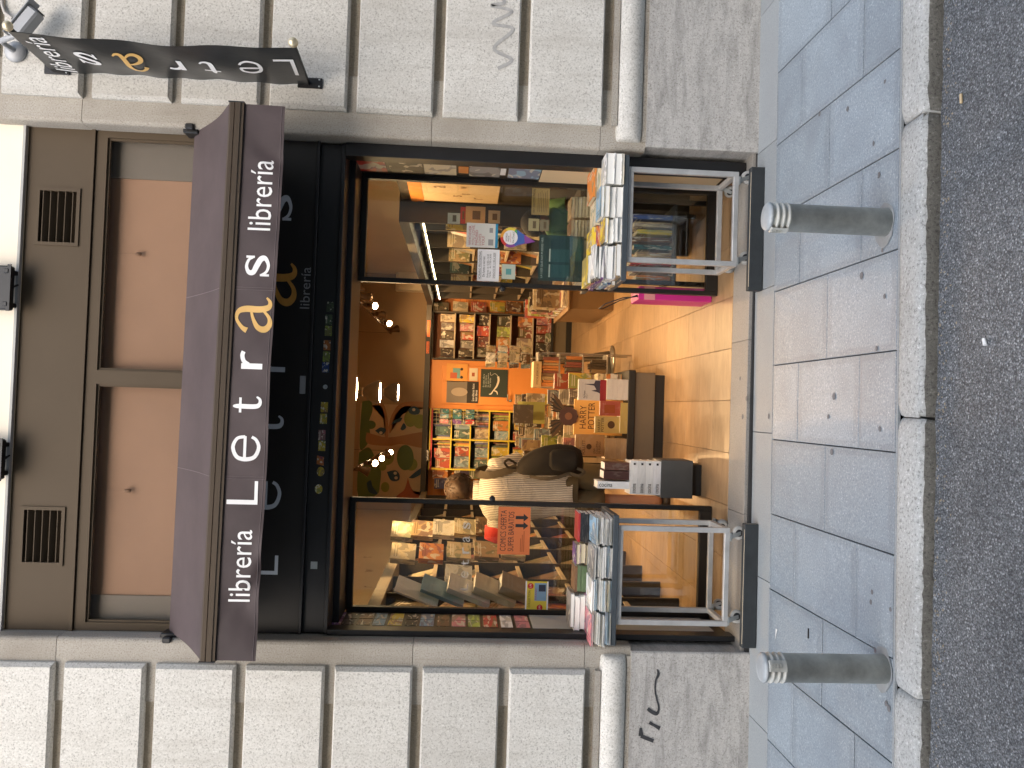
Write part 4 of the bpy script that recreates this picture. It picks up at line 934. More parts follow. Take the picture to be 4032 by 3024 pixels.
# ================================================================== NOTICES ON THE GLASS
def sheet(name, px, Y, m, label, cat, parts=(), color=None, th=.0012):
    (xa, ya), (xb, yb) = px       # photo corners: top-left, bottom-right of the upright notice: (x=top,y=left)-(x=bottom,y=right)
    p = PY(xa, ya, Y); q = PY(xb, yb, Y); x0, x1 = sorted((p[0], q[0])); z0, z1 = sorted((p[2], q[2]))
    o = MB().box(x0, x1, Y-th/2, Y+th/2, z0, z1).build(name, m, None, label=label, cat=cat, color=color)
    return o, (x0, x1, z0, z1)
def sub(b, u0, u1, v0, v1): x0, x1, z0, z1 = b; return x0+(x1-x0)*u0, x0+(x1-x0)*u1, z0+(z1-z0)*v0, z0+(z1-z0)*v1
def patch(b, u0, u1, v0, v1, y, m, parent, name='print'):
    a = sub(b, u0, u1, v0, v1); return MB().add([(a[0], y, a[2]), (a[1], y, a[2]), (a[1], y, a[3]), (a[0], y, a[3])], [(0,1,2,3)]).build(name, m, parent)
GF = GY-.006; GT = GF-.0012
o, b = sheet('poster', ((1835, 972), (1962, 882)), GF, flat('poster_white', (.66,.66,.62)), 'white poster WHOEVER YOU LOVE taped to right glass screen', 'poster')
text('WHOEVER\nYOU LOVE,\nMADRID\nLOVES\nYOU!', *sub(b, .08, .92, .42, .93), GT, flat('print_maroon', (.42,.05,.06)), o)
patch(b, .0, 1, .0, .08, GT, flat('print_blue', (.02,.25,.45)), o); patch(b, .10, .35, .14, .30, GT, flat('print_grey', (.3,.3,.3)), o); patch(b, .62, .82, .16, .27, GT, flat('print_grey', (.3,.3,.3)), o)
o, b = sheet('notice', ((1878, 1106), (1968, 984)), GF, flat('paper_white', (.78,.78,.80)), 'white opening hours notice HORARIO PROVISIONAL on right glass screen', 'notice')
for s, v0, v1, u0, u1 in (('HORARIO PROVISIONAL', .84, .95, .06, .94), ('De lunes a viernes:', .66, .77, .14, .78), ('Mañanas- de 10:00 a 14:30\nTardes-    de 17:00 a 20:30', .38, .57, .12, .86), ('SABADOS DE 11:00 A 20:00', .20, .29, .10, .90)):
    text(s, *sub(b, u0, u1, v0, v1), GT, M['black_print'], o)
patch(b, .06, .94, .815, .825, GT, M['black_print'], o); patch(b, .10, .90, .175, .185, GT, M['black_print'], o)
# rainbow sticker: round label on a striped tail
c = PY(2010, 935, GF); c2 = PY(2110, 962, GF)
rs = thing('rainbow_sticker', 'round rainbow edged sticker Vive Chueca on right glass screen', 'sticker', (c[0], GF, c[2]))
rbw = [(.60,.05,.04), (.72,.35,.05), (.75,.62,.08), (.08,.35,.12), (.05,.12,.40), (.22,.06,.30)]
for k in range(6):
    a0 = R_(150-k*60); a1 = R_(150-(k+1)*60); r = .062
    MB().add([(c[0], GF-.0002, c[2])]+[(c[0]+r*math.cos(a0+(a1-a0)*i/6), GF-.0002, c[2]+r*math.sin(a0+(a1-a0)*i/6)) for i in range(7)], [(0, i+1, i+2) for i in range(6)]).build('colour_wedge', flat(f'rainbow_{k}', rbw[k]), rs)
MB().add([(c[0]-.05, GF-.0001, c[2]-.036), (c[0]+.055, GF-.0001, c[2]-.03), (c[0]-.02, GF-.0001, c[2]-.155)], [(0,2,1)]).build('tail', flat('rainbow_5', rbw[5]), rs)
MB().add([(c[0]-.045, GF-.0004, c[2]-.045), (c[0]+.05, GF-.0004, c[2]-.04), (c[0]+.02, GF-.0004, c[2]-.085), (c[0]-.032, GF-.0004, c[2]-.09)], [(0,3,2,1)]).build('tail_stripe', flat('rainbow_4', rbw[4]), rs)
MB().add([(c[0]+.045*math.cos(6.283*i/20), GF-.0009, c[2]+.045*math.sin(6.283*i/20)) for i in range(20)], [tuple(range(20))]).build('label_disc', flat('paper_white', (.78,.78,.80)), rs)
text('WORLD\nPRIDE', c[0]-.026, c[0]+.026, c[2]+.006, c[2]+.030, GF-.0013, M['black_print'], rs); text('madrid2017', c[0]-.03, c[0]+.03, c[2]-.004, c[2]+.003, GF-.0013, flat('print_maroon', (.42,.05,.06)), rs); text('Vive Chueca!', c[0]-.036, c[0]+.036, c[2]-.024, c[2]-.009, GF-.0013, M['black_print'], rs)
o, b = sheet('sticker', ((1975, 1098), (2030, 1042)), GF, flat('pale_sage', (.45,.50,.42)), 'small pale green card sticker low on right glass screen', 'sticker'); patch(b, .3, .7, .3, .7, GT, flat('print_teal', (.1,.3,.3)), o)
o, b = sheet('poster', ((2118, 1104), (2300, 932)), GF+.016, flat('poster_teal', (.012,.045,.045)), 'dark teal poster LA LUZ QUE NO PUEDES VER behind right glass', 'poster')
text('LA LUZ QUE NO PUEDES VER', *sub(b, .06, .94, .90, .95), GF+.0145, flat('print_pale', (.5,.55,.5)), o)
for u in (.08, .42): patch(b, u, u+.28, .32, .74, GF+.0147, flat('print_bookcover', (.025,.085,.085)), o); patch(b, u, u+.28, .74, .77, GF+.0147, flat('print_pale', (.5,.55,.5)), o)
patch(b, .45, .95, .05, .25, GF+.0147, flat('print_dim', (.03,.09,.075)), o)
o, b = sheet('notice', ((2092, 845), (2165, 742)), GF+.013, flat('kraft_paper', (.40,.27,.10)), 'tan paper notice HAY EXCOMUNION inside right glass screen', 'notice'); text('HAY EXCOMUNION', *sub(b, .06, .94, .80, .93), GF+.0115, M['black_print'], o)
for k in range(6): patch(b, .1, .9-.05*(k % 3), .12+.1*k, .15+.1*k, GF+.0115, flat('print_brown', (.16,.1,.05)), o)
for (xa, ya, xb, yb, c_, lab) in ((2080, 908, 2124, 862, (.5,.4,.22), 'small cream card stuck inside right glass screen'), (2126, 908, 2162, 866, (.3,.24,.15), 'small grey brown card stuck inside right glass screen'), (1762, 880, 1812, 840, (.62,.55,.42), 'small cream photo flyer high inside right glass screen')):
    o, b = sheet('card', ((xa, ya), (xb, yb)), GF+.013, flat('card_%d' % xa, c_), lab, 'card'); patch(b, .2, .8, .3, .6, GF+.0115, flat('print_brown', (.16,.1,.05)), o)
o, b = sheet('notice', ((1957, 2182), (2090, 1998)), GF, flat('orange_paper', (.62,.17,.05)), 'orange notice COMICS OFERTA SUPER BARATOS on left glass screen', 'notice')
text('COMICS OFERTA', *sub(b, .07, .93, .74, .92), GT, M['black_print'], o); text('SUPER BARATOS', *sub(b, .07, .90, .50, .68), GT, M['black_print'], o)
for k in range(3): patch(b, .06, .50-.08*k, .17+.05*k, .195+.05*k, GT, flat('print_rust', (.36,.08,.02)), o)
for u in (.55, .72):
    a = sub(b, u, u+.12, .06, .46); xm = (a[0]+a[1])/2; w = (a[1]-a[0]); zz = a[2]+(a[3]-a[2])*.38
    MB().add([(xm-w*.28, GT, a[3]), (xm+w*.28, GT, a[3]), (xm+w*.28, GT, zz), (xm-w*.28, GT, zz), (xm-w*.7, GT, zz), (xm+w*.7, GT, zz), (xm, GT, a[2])], [(0,3,2,1), (4,6,5)]).build('arrow', M['black_print'], o)
o, b = sheet('notice', ((2066, 2420), (2160, 2290)), GF, flat('yellow_card', (.70,.55,.06)), 'yellow price card COLLECTION low on left glass screen', 'notice')
patch(b, .0, 1, .0, .06, GT, flat('paper_white', (.78,.78,.80)), o, 'border'); patch(b, .0, 1, .94, 1, GT, flat('paper_white', (.78,.78,.80)), o, 'border')
patch(b, .42, .95, .08, .60, GT, flat('print_skyblue', (.22,.36,.50)), o); patch(b, .7, .9, .12, .42, GT-.0003, flat('print_navy', (.03,.04,.07)), o)
text('COLLECTION', *sub(b, .22, .72, .78, .88), GT, M['black_print'], o); text('TITANIC', *sub(b, .44, .80, .50, .58), GT-.0005, flat('print_maroon', (.42,.05,.06)), o)
for (u, v) in ((.86, .78), (.22, .36)):
    a = sub(b, u-.13, u+.13, v-.17, v+.17); cx, cz = (a[0]+a[1])/2, (a[2]+a[3])/2
    MB().add([(cx+.018*math.cos(6.283*i/18), GT-.0004, cz+.018*math.sin(6.283*i/18)) for i in range(18)], [tuple(range(18))]).build('price_dot', flat('print_red', (.55,.02,.02)), o)
    text('2,95', cx-.013, cx+.013, cz-.006, cz+.006, GT-.0008, M['white_print'], o)
for ch, (x, y) in (('s', (1838, 2070)), ('a', (1836, 2122)), ('r', (1834, 2168)), ('t', (1832, 2215)), ('e', (1830, 2262)), ('L', (1828, 2310))):
    p = PY(x, y, GF); glyph(ch, p[0]-.019, p[0]+.019, p[2]-.022, p[2]+.022, GF, flat('glass_lettering', (.55,.54,.5)), scL, 'glass_letter')

# ================================================================== SHOP INTERIOR: the room
FZ = .03; BY = 8.22; XL, XR, CZ = -1.62, 1.98, 3.25
fl = struct('floor', MB().box(XL-.1, XR+.1, .286, BY, -.1, FZ-.012), M['grout'])
for i in range(-6, 7):
    xa, xb = .083+.308*i, .083+.308*(i+1)
    if xb < XL or xa > XR: continue
    ys = [.287] + [(.62 if i % 2 else .93)+.62*k for k in range(13)]
    for a, b in zip(ys[:-1], ys[1:]): slab(fl, 'floor_tile', max(xa, XL), min(xb, XR), a, min(b, BY), M['tile'], g=.0008, h=.01, dz=FZ, zf=lambda x, y: 0)
struct('wall_left', MB().box(XL-.1, XL, .62, BY+.1, FZ-.02, CZ), M['wall_cream'])
struct('wall_right', MB().box(XR, XR+.1, .62, BY+.1, FZ-.02, CZ), M['wall_cream'])
struct('wall_back', MB().box(XL-.1, XR+.1, BY, BY+.1, FZ-.02, CZ), M['wall_warm'])
struct('ceiling', MB().box(XL-.1, XR+.1, .70, BY+.1, CZ, CZ+.1), M['wall_cream'])
struct('wall_front', MB().box(XL-.1, XR+.1, .70, .76, 2.40, CZ+.1), M['wall_cream'])

# mural of trees and birds on the back wall
mu = thing('mural', 'painted mural of green trees and blue birds high on back wall', 'mural', (-.7, BY-.01, 2.2))
def blobpx(pts, m, name, dy, n=5):
    P = [PY(x, y, BY-.004-dy) for x, y in pts]; q = stroke_pts([(p[0], p[2], 0) for p in P]+[(P[0][0], P[0][2], 0)], n)[:-1]
    mb = MB(); cx = sum(p[0] for p in q)/len(q); cz = sum(p[1] for p in q)/len(q)
    mb.add([(p[0], BY-.004-dy, p[1]) for p in q]+[(cx, BY-.004-dy, cz)], [(i, (i+1) % len(q), len(q)) for i in range(len(q))]); return mb.build(name, m, mu)
def ell(x, y, rx, ry, n=12): return [(x+rx*math.cos(6.283*k/n), y+ry*math.sin(6.283*k/n)) for k in range(n)]
cz_ = 1344; k_ = .3315
def c6(pts): return [(cz_+x*k_, 1550+y*k_) for x, y in pts]
mu_bg = flat('mural_ground', (.52,.37,.22)); mu_g1 = flat('mural_green', (.10,.15,.035)); mu_g2 = flat('mural_olive', (.24,.25,.05)); mu_tr = flat('mural_trunk', (.36,.17,.07)); mu_rd = flat('mural_rust', (.38,.10,.04)); mu_bl = flat('mural_blue', (.02,.06,.10)); mu_ln = flat('mural_line', (.12,.06,.03))
a = PY(1410, 1588, BY); b_ = PY(1680, 2010, BY)
MB().box(XL+.01, a[0], BY-.004, BY-.001, 2.19, 3.15).build('painted_ground', mu_bg, mu)
blobpx(c6([(250,90),(350,90),(370,200),(330,330),(390,350),(380,390),(330,380),(340,470),(310,600),(220,650),(230,300)]), mu_g1, 'painted_canopy', .001)
blobpx(c6([(210,700),(330,640),(420,800),(470,900),(460,1060),(420,1200),(200,1220)]), mu_g1, 'painted_canopy', .0012)
blobpx(c6([(300,460),(560,520),(1000,460),(1000,640),(720,600),(560,620),(310,590)]), mu_tr, 'painted_trunk', .002)
blobpx(c6([(360,140),(480,110),(530,200),(560,400),(550,540),(520,540),(520,300),(470,150)]), mu_tr, 'painted_branch', .003)
blobpx(c6([(560,400),(600,250),(720,110),(1000,100),(1000,170),(760,150),(640,260),(580,470)]), mu_tr, 'painted_branch', .0035)
for (x, y, rx, ry, m) in ((820,300,75,95,mu_g2),(930,330,80,85,mu_g2),(760,760,100,150,mu_g1),(830,840,75,75,mu_g2),(530,760,95,90,mu_g2),(490,870,45,45,mu_g2),(350,370,60,50,mu_g1),(520,1110,50,60,mu_g2)):
    blobpx(c6(ell(x, y, rx, ry)), m, 'painted_bush', .004+.0003*random.random())
blobpx(c6([(790,1000),(830,1120),(900,1200),(980,1180),(980,1230),(660,1235),(740,1150),(770,1080)]), mu_rd, 'painted_tent', .005)
for pts in ([(790,190),(860,150),(930,190),(920,240),(860,250),(810,230)], [(400,440),(470,400),(530,430),(480,490)], [(540,930),(640,910),(690,960),(680,1030),(590,1030)], [(800,1000),(880,930),(990,860),(990,920),(870,1000)], [(590,370),(640,310),(720,285),(700,330),(640,350)], [(700,420),(740,350),(770,400),(730,435)], [(300,1060),(350,1030),(370,1100),(430,1190),(330,1170)]):
    blobpx(c6(pts), mu_bl, 'painted_bird', .006)
for (x, y) in ((640, 945), (650, 1000), (860, 190), (470, 465)): blobpx(c6(ell(x, y, 20, 18, 8)), flat('mural_eye', (.6,.5,.36)), 'painted_eye', .0072)

# dark pelmet band round the room
bd = thing('pelmet', 'dark pelmet band running above the back shelves with section signs', 'pelmet', (.2, BY-.3, 2.1))
MB().cbox(XL+.28, XR-.02, 7.86, BY-.006, 2.105, 2.185, .002).build('back_band', M['band'], bd)
for s, (xa, ya, xb, yb), fc in (('Ilustrados', (1681, 1326, 1694, 1262), 1), ('Comics', (1678, 1391, 1691, 1345), 1), ('infantil', (1675, 1815, 1690, 1772), 0)):
    p = PY(xa, ya, 7.855); q = PY(xb, yb, 7.855)
    o = MB().box(p[0], q[0], 7.855, 7.859, q[2], p[2]).build('section_sign', flat('sign_orange', (.72,.16,.05)) if fc else M['band'], bd)
    text(s, p[0]+.01, q[0]-.01, q[2]+.008, p[2]-.008, 7.853, M['black_print'] if fc else M['white_print'], o)

# ------------------------------------------------------------------ back wall bookcases
def bookcase(x0, x1, y0, y1, zs, z_top, label, mback, medge, mside, base=True, cols=1, medge_t=.018):
    t = thing('bookcase', label, 'bookcase', ((x0+x1)/2, (y0+y1)/2, FZ), 'bookcases')
    MB().box(x0, x1, y1-.02, y1, FZ, z_top).build('back_panel', mback, t)
    for k in range(cols+1):
        xx = x0+(x1-x0-.022)*k/cols; MB().box(xx, xx+.022, y0, y1-.0205, FZ, z_top).build('upright', mside, t)
    for z in zs: MB().box(x0+.0225, x1-.0225, y0-.004, y1-.021, z-medge_t, z).build('shelf', medge, t)
    MB().box(x0-.002, x1+.002, y0-.006, y1, z_top, z_top+.02).build('top_panel', mside, t)
    return t
S1 = 'comics bookcase beside the orange door'
zsR = [1.764, 1.475, 1.242, .924, .59]
bookcase(.685, 1.41, 7.93, 8.2, zsR, 2.08, 'brown bookcase of face-out comics right of the orange door', M['shelf_back'], M['shelf_edge'], M['shelf_dark'])
rows = [(1.764, ['black','white','black','grey','cream']), (1.475, ['black','grey','red','pink','yellow']), (1.242, ['black','dark red','red','black']), (.924, ['red','orange','lime green','black']), (.59, ['brown','cream','dark red','orange'])]
for ri, (z, cs) in enumerate(rows):
    n = len(cs); w = (1.37-.72)/n
    for k, c in enumerate(cs):
        h = min(.235, [.27, .23, .19, .24, .26][ri]-.01)*(.82+.18*random.random()); bw = min(w-.012, .155)
        book((.735+w*k, 7.985, z+.001), (1,0,0), (0,1,.12), (0,-.12,1), (bw, .012, h), c, f'{c} comic face out, {ORD[k]} on {ORD[ri]} shelf of comics bookcase', 'comics in the bookcase beside the door')
for k, c in enumerate(('black','yellow')): book((.712+.0*k, 7.96, 1.765+.035*k), (0,1,0), (1,0,0), (0,0,1), (.15, .014, .22), c, f'upright {c} spined book at left end of comics bookcase top shelf', 'comics in the bookcase beside the door')if k == 0 else None
# base cabinet under it with magazines
t = thing('base_cabinet', 'low dark cabinet with grey panel under the comics bookcase', 'cabinet', (1.1, 7.8, FZ))
MB().box(.66, 1.75, 7.62, 7.92, .30, .335).build('top', M['table_black'], t); MB().box(.69, 1.72, 7.66, 7.92, .11, .30).build('front_panel', M['table_grey'], t); MB().box(.68, 1.73, 7.64, 7.92, FZ, .11).build('plinth', M['table_black'], t)
for k, c in enumerate(('black','dark grey','green','pink','red','white','cream')):
    x = .70+.14*k; flatbook(x, x+.13, 7.64, 7.84, .336, .03+.02*(k % 3), c, f'{c} magazine pile, {ORD[k]} from left on the low cabinet', 'magazine piles on the low cabinet', 'front')
for k, c in enumerate(('dark grey','black','dark red','red','pink')):
    x = .73+.13*k; book((x, 7.88, .337), (1,0,0), (0,1,.2), (0,-.2,1), (.115, .012, .2), c, f'{c} comic leaning behind magazines, {ORD[k]} from left on low cabinet', 'comics leaning on the low cabinet')
# orange slat wall with tilted books
sw = thing('slat_wall', 'orange slat wall with tilted face-out books right of the comics bookcase', 'slat wall', (1.65, 8.1, .4))
for k in range(17): MB().cbox(1.415, XR-.01, 8.10, 8.13, .42+.098*k, .42+.098*k+.094, .002).build('slat', M['slat_orange'], sw)
MB().box(1.415, XR-.01, 8.131, 8.2, .4, 2.09).build('backing', M['band'], sw)
cA = ['black','cream','red','yellow','brown','teal']; cB = ['grey','white','tan','cream','black','yellow']
for col_, (cs, yy, vx) in enumerate(((cA, 1205, (1700,1776,1848,1922,1985,2054)), (cB, 1150, (1705,1780,1838,1907,1962,1990)))):
    for k, c in enumerate(cs):
        p = PY(vx[k]+(0 if col_ == 0 else 20*0), yy, 7.98); z = p[2]-.26
        book((p[0]-.085, 7.99, z), (.92,.38,0), (0,1,.28), (0,-.28,1), (.155, .012, .235), c, f'{c} comic tilted on orange slat wall, {ORD[k]} from top of {"left" if col_ == 0 else "right"} column', 'comics on the orange slat wall')
# cream air unit high on the wall
t = thing('air_unit', 'cream wall air conditioning unit above the orange slat wall', 'air conditioner', (1.85, 8.0, 2.2))
prof = [(7.98+.10*(1-math.cos(a)), 2.42+.25*math.sin(a)*1) for a in np.linspace(-1.5, 1.5, 9)]
MB().prism([(BY-.005, 2.17), (8.02, 2.17), (7.97, 2.22), (7.95, 2.4), (7.97, 2.62), (8.02, 2.67), (BY-.005, 2.67)], 'x', 1.71, XR-.002).build('casing', M['ac_unit'], t)
MB().box(1.72, XR-.02, 7.965, 7.975, 2.20, 2.215).build('grille_slot', M['band'], t)

# orange door with posters
dr = thing('orange_door', 'orange painted door covered with posters in the back wall', 'door', (.33, 7.95, FZ))
MB().box(-.05, .68, 7.98, BY-.004, FZ, 2.10).build('surround', M['door_orange'], dr)
MB().cbox(.02, .60, 7.955, 7.979, FZ+.01, 1.92, .004).build('leaf', M['door_orange'], dr)
MB().tube([(.10, 7.955, .93), (.10, 7.91, .93), (.19, 7.905, .93)], .009, 8).build('handle', M['zinc'], dr)
MB().lathe([(.002, 0), (.022, 0), (.022, .008), (.002, .008)], n=12, M=Matrix.Translation((.10, 7.953, .885)) @ Matrix.Rotation(R_(90), 4, 'X')).build('lock_plate', M['zinc'], dr)
DY = 7.945
def c5(x, y): return (1344+x*.6076, 1008+y*.6076)
o, b = sheet('poster', (c5(680, 948), c5(890, 815)), DY, flat('poster_photo_grey', (.20,.165,.13)), 'black and white portrait poster Los chicos listos leen libros on orange door', 'poster')
patch(b, .0, 1.0, .0, .36, DY-.001, flat('photo_black', (.02,.017,.014)), o)
g = sub(b, .30, .70, .34, .86); cx, cz2 = (g[0]+g[1])/2, (g[2]+g[3])/2
MB().add([(cx+(g[1]-g[0])*.5*math.cos(6.283*i/16), DY-.0012, cz2+(g[3]-g[2])*.5*math.sin(6.283*i/16)) for i in range(16)], [tuple(range(16))]).build('print', flat('photo_mid', (.42,.34,.26)), o)
text('Los chicos listos\nleen libros', *sub(b, .10, .9, .03, .2), DY-.002, M['white_print'], o)
o, b = sheet('poster', (c5(680, 812), c5(820, 700)), DY, flat('poster_orange', (.72,.33,.07)), 'orange poster with a small blue three-wheeler van on door', 'poster')
patch(b, .18, .75, .35, .70, DY-.001, flat('print_van_blue', (.16,.36,.36)), o); patch(b, .18, .5, .50, .82, DY-.0012, flat('print_van_red', (.55,.12,.05)), o)
for u in (.25, .7): a = sub(b, u-.08, u+.08, .2, .36); MB().add([((a[0]+a[1])/2+.022*math.cos(6.283*i/12), DY-.0015, (a[2]+a[3])/2+.022*math.sin(6.283*i/12)) for i in range(12)], [tuple(range(12))]).build('print', M['black_print'], o)
o, b = sheet('poster', (c5(828, 808), c5(885, 728)), DY, flat('paper_cream', (.66,.58,.42)), 'small cream framed notice on orange door', 'notice'); patch(b, .35, .65, .35, .7, DY-.001, flat('print_rust', (.36,.08,.02)), o)
o, b = sheet('poster', (c5(900, 912), c5(1080, 738)), DY, flat('poster_dark_green', (.03,.045,.035)), 'dark green poster with white whale tail on orange door', 'poster')
text('Si sales libre\nde un libro,\nes que nunca\nhas leído', *sub(b, .35, .85, .62, .92), DY-.001, flat('print_pale', (.5,.55,.5)), o)
st = [[(b[0]+(b[1]-b[0])*u, b[2]+(b[3]-b[2])*v, w) for u, v, w in s] for s in ([(.75,.36,.03),(.6,.34,.03),(.4,.40,.026),(.24,.52,.014)], [(.24,.52,.012),(.12,.60,.02),(.10,.68,.01)], [(.24,.52,.012),(.20,.40,.02),(.10,.36,.01)], [(.75,.36,.006),(.85,.48,.004),(.78,.62,.004),(.9,.66,.004)])]
place('print', strokes_mesh('print', st, flat('print_white_warm', (.75,.70,.58))), o, Matrix.Translation((0, DY-.002, 0)))

# children's bookcase with yellow edges
bc2 = bookcase(-.965, -.055, 7.93, 8.2, [1.765, 1.48, 1.20, .90, .62], 2.06, "children's bookcase with yellow edged cubbies left of the door", M['blue_shelf'], M['yellow_edge'], M['yellow_edge'], cols=2)
rk2 = random.Random(31); pal = list(COL)
MB().box(-.966, -.055, 7.918, 7.925, 2.035, 2.062).build('red_rail', M['red_edge'], bc2)
for ri, z in enumerate([1.765, 1.48, 1.20, .90, .62]):
    hmax = [.27, .26, .25, .27, .25][ri]
    for ci in range(2):
        xa = -.94+.4425*ci; x = xa
        side = 'left' if ci == 0 else 'right'; k = 0
        while x < xa+.40 and k < 16:
            if rk2.random() < .35 and x < xa+.24:
                c = rk2.choice(['red','yellow','teal','cream','green','orange','light blue']); w = rk2.uniform(.12, .16)
                book((x, 7.97, z+.001), (1,0,0), (0,1,.1), (0,-.1,1), (w, .014, hmax*rk2.uniform(.75, .92)), c, f'{c} picture book face out, {ORD[k]} on {ORD[ri]} {side} cubby of children\'s bookcase', "books in the children's bookcase"); x += w+.006
            else:
                c = rk2.choice(pal); w = rk2.uniform(.010, .026); h = hmax*rk2.uniform(.62, .92)
                book((x, 7.96, z+.001), (0,1,0), (1,0,0), (0,0,1), (.16, w, h), c, f'{c} spine, {ORD[k]} on {ORD[ri]} {side} cubby of children\'s bookcase', "books in the children's bookcase", mass='book_rows'); x += w+.001
            k += 1
# orange slats left of it
sw2 = thing('slat_wall', "dark orange slat wall left of the children's bookcase", 'slat wall', (-1.2, 8.1, .4))
for k in range(17): MB().cbox(-1.40, -.97, 8.10, 8.13, .42+.098*k, .42+.098*k+.094, .002).build('slat', M['slat_orange'], sw2)
for k, (x, y, c) in enumerate(((1705, 1865, 'orange'), (1712, 1905, 'blue'), (1790, 1862, 'purple'), (1850, 1866, 'green'), (1790, 1905, 'tan'))):
    p = PY(x, y, 8.0); book((p[0]-.07, 8.0, p[2]-.22), (1,0,0), (0,1,.2), (0,-.2,1), (.16, .012, .23), c, f"{c} picture book on slats left of children's bookcase, above the man", "picture books left of the children's bookcase")
# wire rack with cards hanging in front of the children's bookcase
t = thing('wire_card_rack', "wire grid rack of small activity packs beside children's bookcase", 'rack', (-.15, 7.85, .6))
mb = MB()
for k in range(5): mb.tube([(-.28+.055*k, 7.85, 1.35), (-.28+.055*k, 7.85, 2.03)], .003, 5)
for k in range(7): mb.tube([(-.29, 7.853, 1.38+.1*k), (-.05, 7.853, 1.38+.1*k)], .003, 5)
mb.build('wire_grid', flat('white_wire', (.6,.5,.36)), t)
for k in range(9):
    c = rk2.choice(['pink','red','light blue','yellow','purple','teal']); xx = -.27+.075*(k % 3); zz = 1.42+.19*(k//3)
    MB().cbox(xx, xx+.066, 7.835, 7.846, zz, zz+.13, .002).build('activity_pack', M['cover'], t, color=COL[c])

# ------------------------------------------------------------------ left wall shelving seen through the glass
ls = thing('wall_shelving', 'long dark wall shelving along the left side behind glass', 'shelving', (-1.45, 3.5, FZ))
MB().box(XL+.002, XL+.02, .80, 7.85, FZ, 2.14).build('back_panel', M['shelf_dark'], ls)
MB().box(XL+.002, -1.285, .78, 7.85, 2.08, 2.16).build('pelmet', M['shelf_edge'] if False else M['table_grey'], ls)
ups = [.80, 1.30, 1.85, 2.5, 3.2, 3.9, 4.6, 5.3, 6.0, 6.8, 7.6]
for y in ups: MB().box(XL+.0205, -1.31, y, y+.022, FZ, 2.08).build('upright', M['shelf_dark'], ls)
lz = [.42, .76, 1.10, 1.44, 1.78]
for j, (a, b) in enumerate(zip(ups[:-1], ups[1:])):
    for z in lz:
        sh_b = MB().box(XL+.0205, -1.345, a+.0225, b-.0005, z-.02, z).build('shelf', M['shelf_dark'], ls)
        MB().box(-1.3445, -1.333, a+.0225, b-.0005, z-.02, z+.012).build('lip', M['shelf_edge'], sh_b)
pl2 = ['brown','tan','dark grey','brown','cream','dark red','grey','orange','brown','tan']
for j, (a, b) in enumerate(zip(ups[:-1], ups[1:])):
    if j > 7: continue
    for zi, z in enumerate(lz):
        n = 2 if (b-a) < .6 else 3
        for k in range(n):
            c = pl2[(j*3+zi*2+k*5) % 10]
            w = (b-a-.05)/n-.015; yy = a+.035+k*(w+.015)
            tilt = -.28
            book((-1.36, yy+w, z+.002), (0,-1,0), (-1,0,-tilt), (-.0+tilt, 0, 1), (w, .022, .25*(.86+.14*rk2.random())), c, f'{c} book face out on left wall shelving, bay {ORD[j]}, shelf {ORD[4-zi]}, {ORD[k]} along', 'books on the left wall shelving', warm=True, mass=('shelf_books' if j > 1 else None))
for i, (ch, yy, zz, sz) in enumerate((('g', 1.5, 2.42, .09), ('a', 1.1, 2.38, .07), ('5', 1.9, 2.62, .08), ('o', 2.6, 2.5, .10), ('s', 2.2, 2.30, .07), ('e', 3.2, 2.66, .09), ('w', 3.6, 2.4, .08), ('B', 1.3, 2.60, .10), ('r', 2.9, 2.34, .07), ('t', 4.3, 2.5, .09))):
    a_, fs_, asp = TXT[ch]; mb = MB(); mb.add([(XL+.0015, yy+(p[0]-.5)*sz*asp, zz+p[1]*sz) for p in a_], fs_)
    mb.build('wall_letter', flat('faded_brown_print', (.25,.14,.06)), None, label=f'printed brown letter {ch} high on the left shop wall', cat='wall letter', group='letters printed on the left wall')
# magazine ledges that stick out into the window: big pale books leaning outwards
for k, (zt_, yy, c) in enumerate(((1.99, .94, 'white'), (1.82, .98, 'light blue'), (1.645, 1.0, 'white'), (1.47, 1.02, 'cream'), (1.29, 1.04, 'tan'))):
    book((-1.317+.006*k, yy, zt_-.27), (.3, .95, 0), (-.855, .27, .40), (.42, 0, .9), (.21, .012+.012*k, .30), c, f'large {c} album leaning out of the left shelving, {ORD[k]} from the top', 'albums leaning out behind the left glass', plain=True, parts=True)
for k, (x, y, Y_, c) in enumerate(((1634, 2205, 1.9, 'cream'), (1745, 2205, 1.95, 'orange'), (1855, 2200, 2.0, 'cream'), (1965, 2196, 2.0, 'tan'), (2070, 2192, 2.0, 'cream'), (1625, 2118, 2.7, 'cream'), (1705, 2114, 2.7, 'tan'), (1790, 2110, 2.7, 'white'), (1875, 2106, 2.7, 'cream'), (1960, 2100, 2.7, 'brown'), (2045, 2096, 2.7, 'cream'), (1860, 2300, 1.3, 'white'))):
    p = PY(x, y, Y_); book((p[0], p[1], p[2]), (.40, .92, 0), (-.92, .40, .12), (.05, 0, 1), (.22 if Y_ < 2.5 else .25, .045, .19), c, f'thick {c} book on tilted ledge of left shelving, {ORD[k]} of twelve', 'books on tilted ledges behind the left glass', warm=True, parts=True)

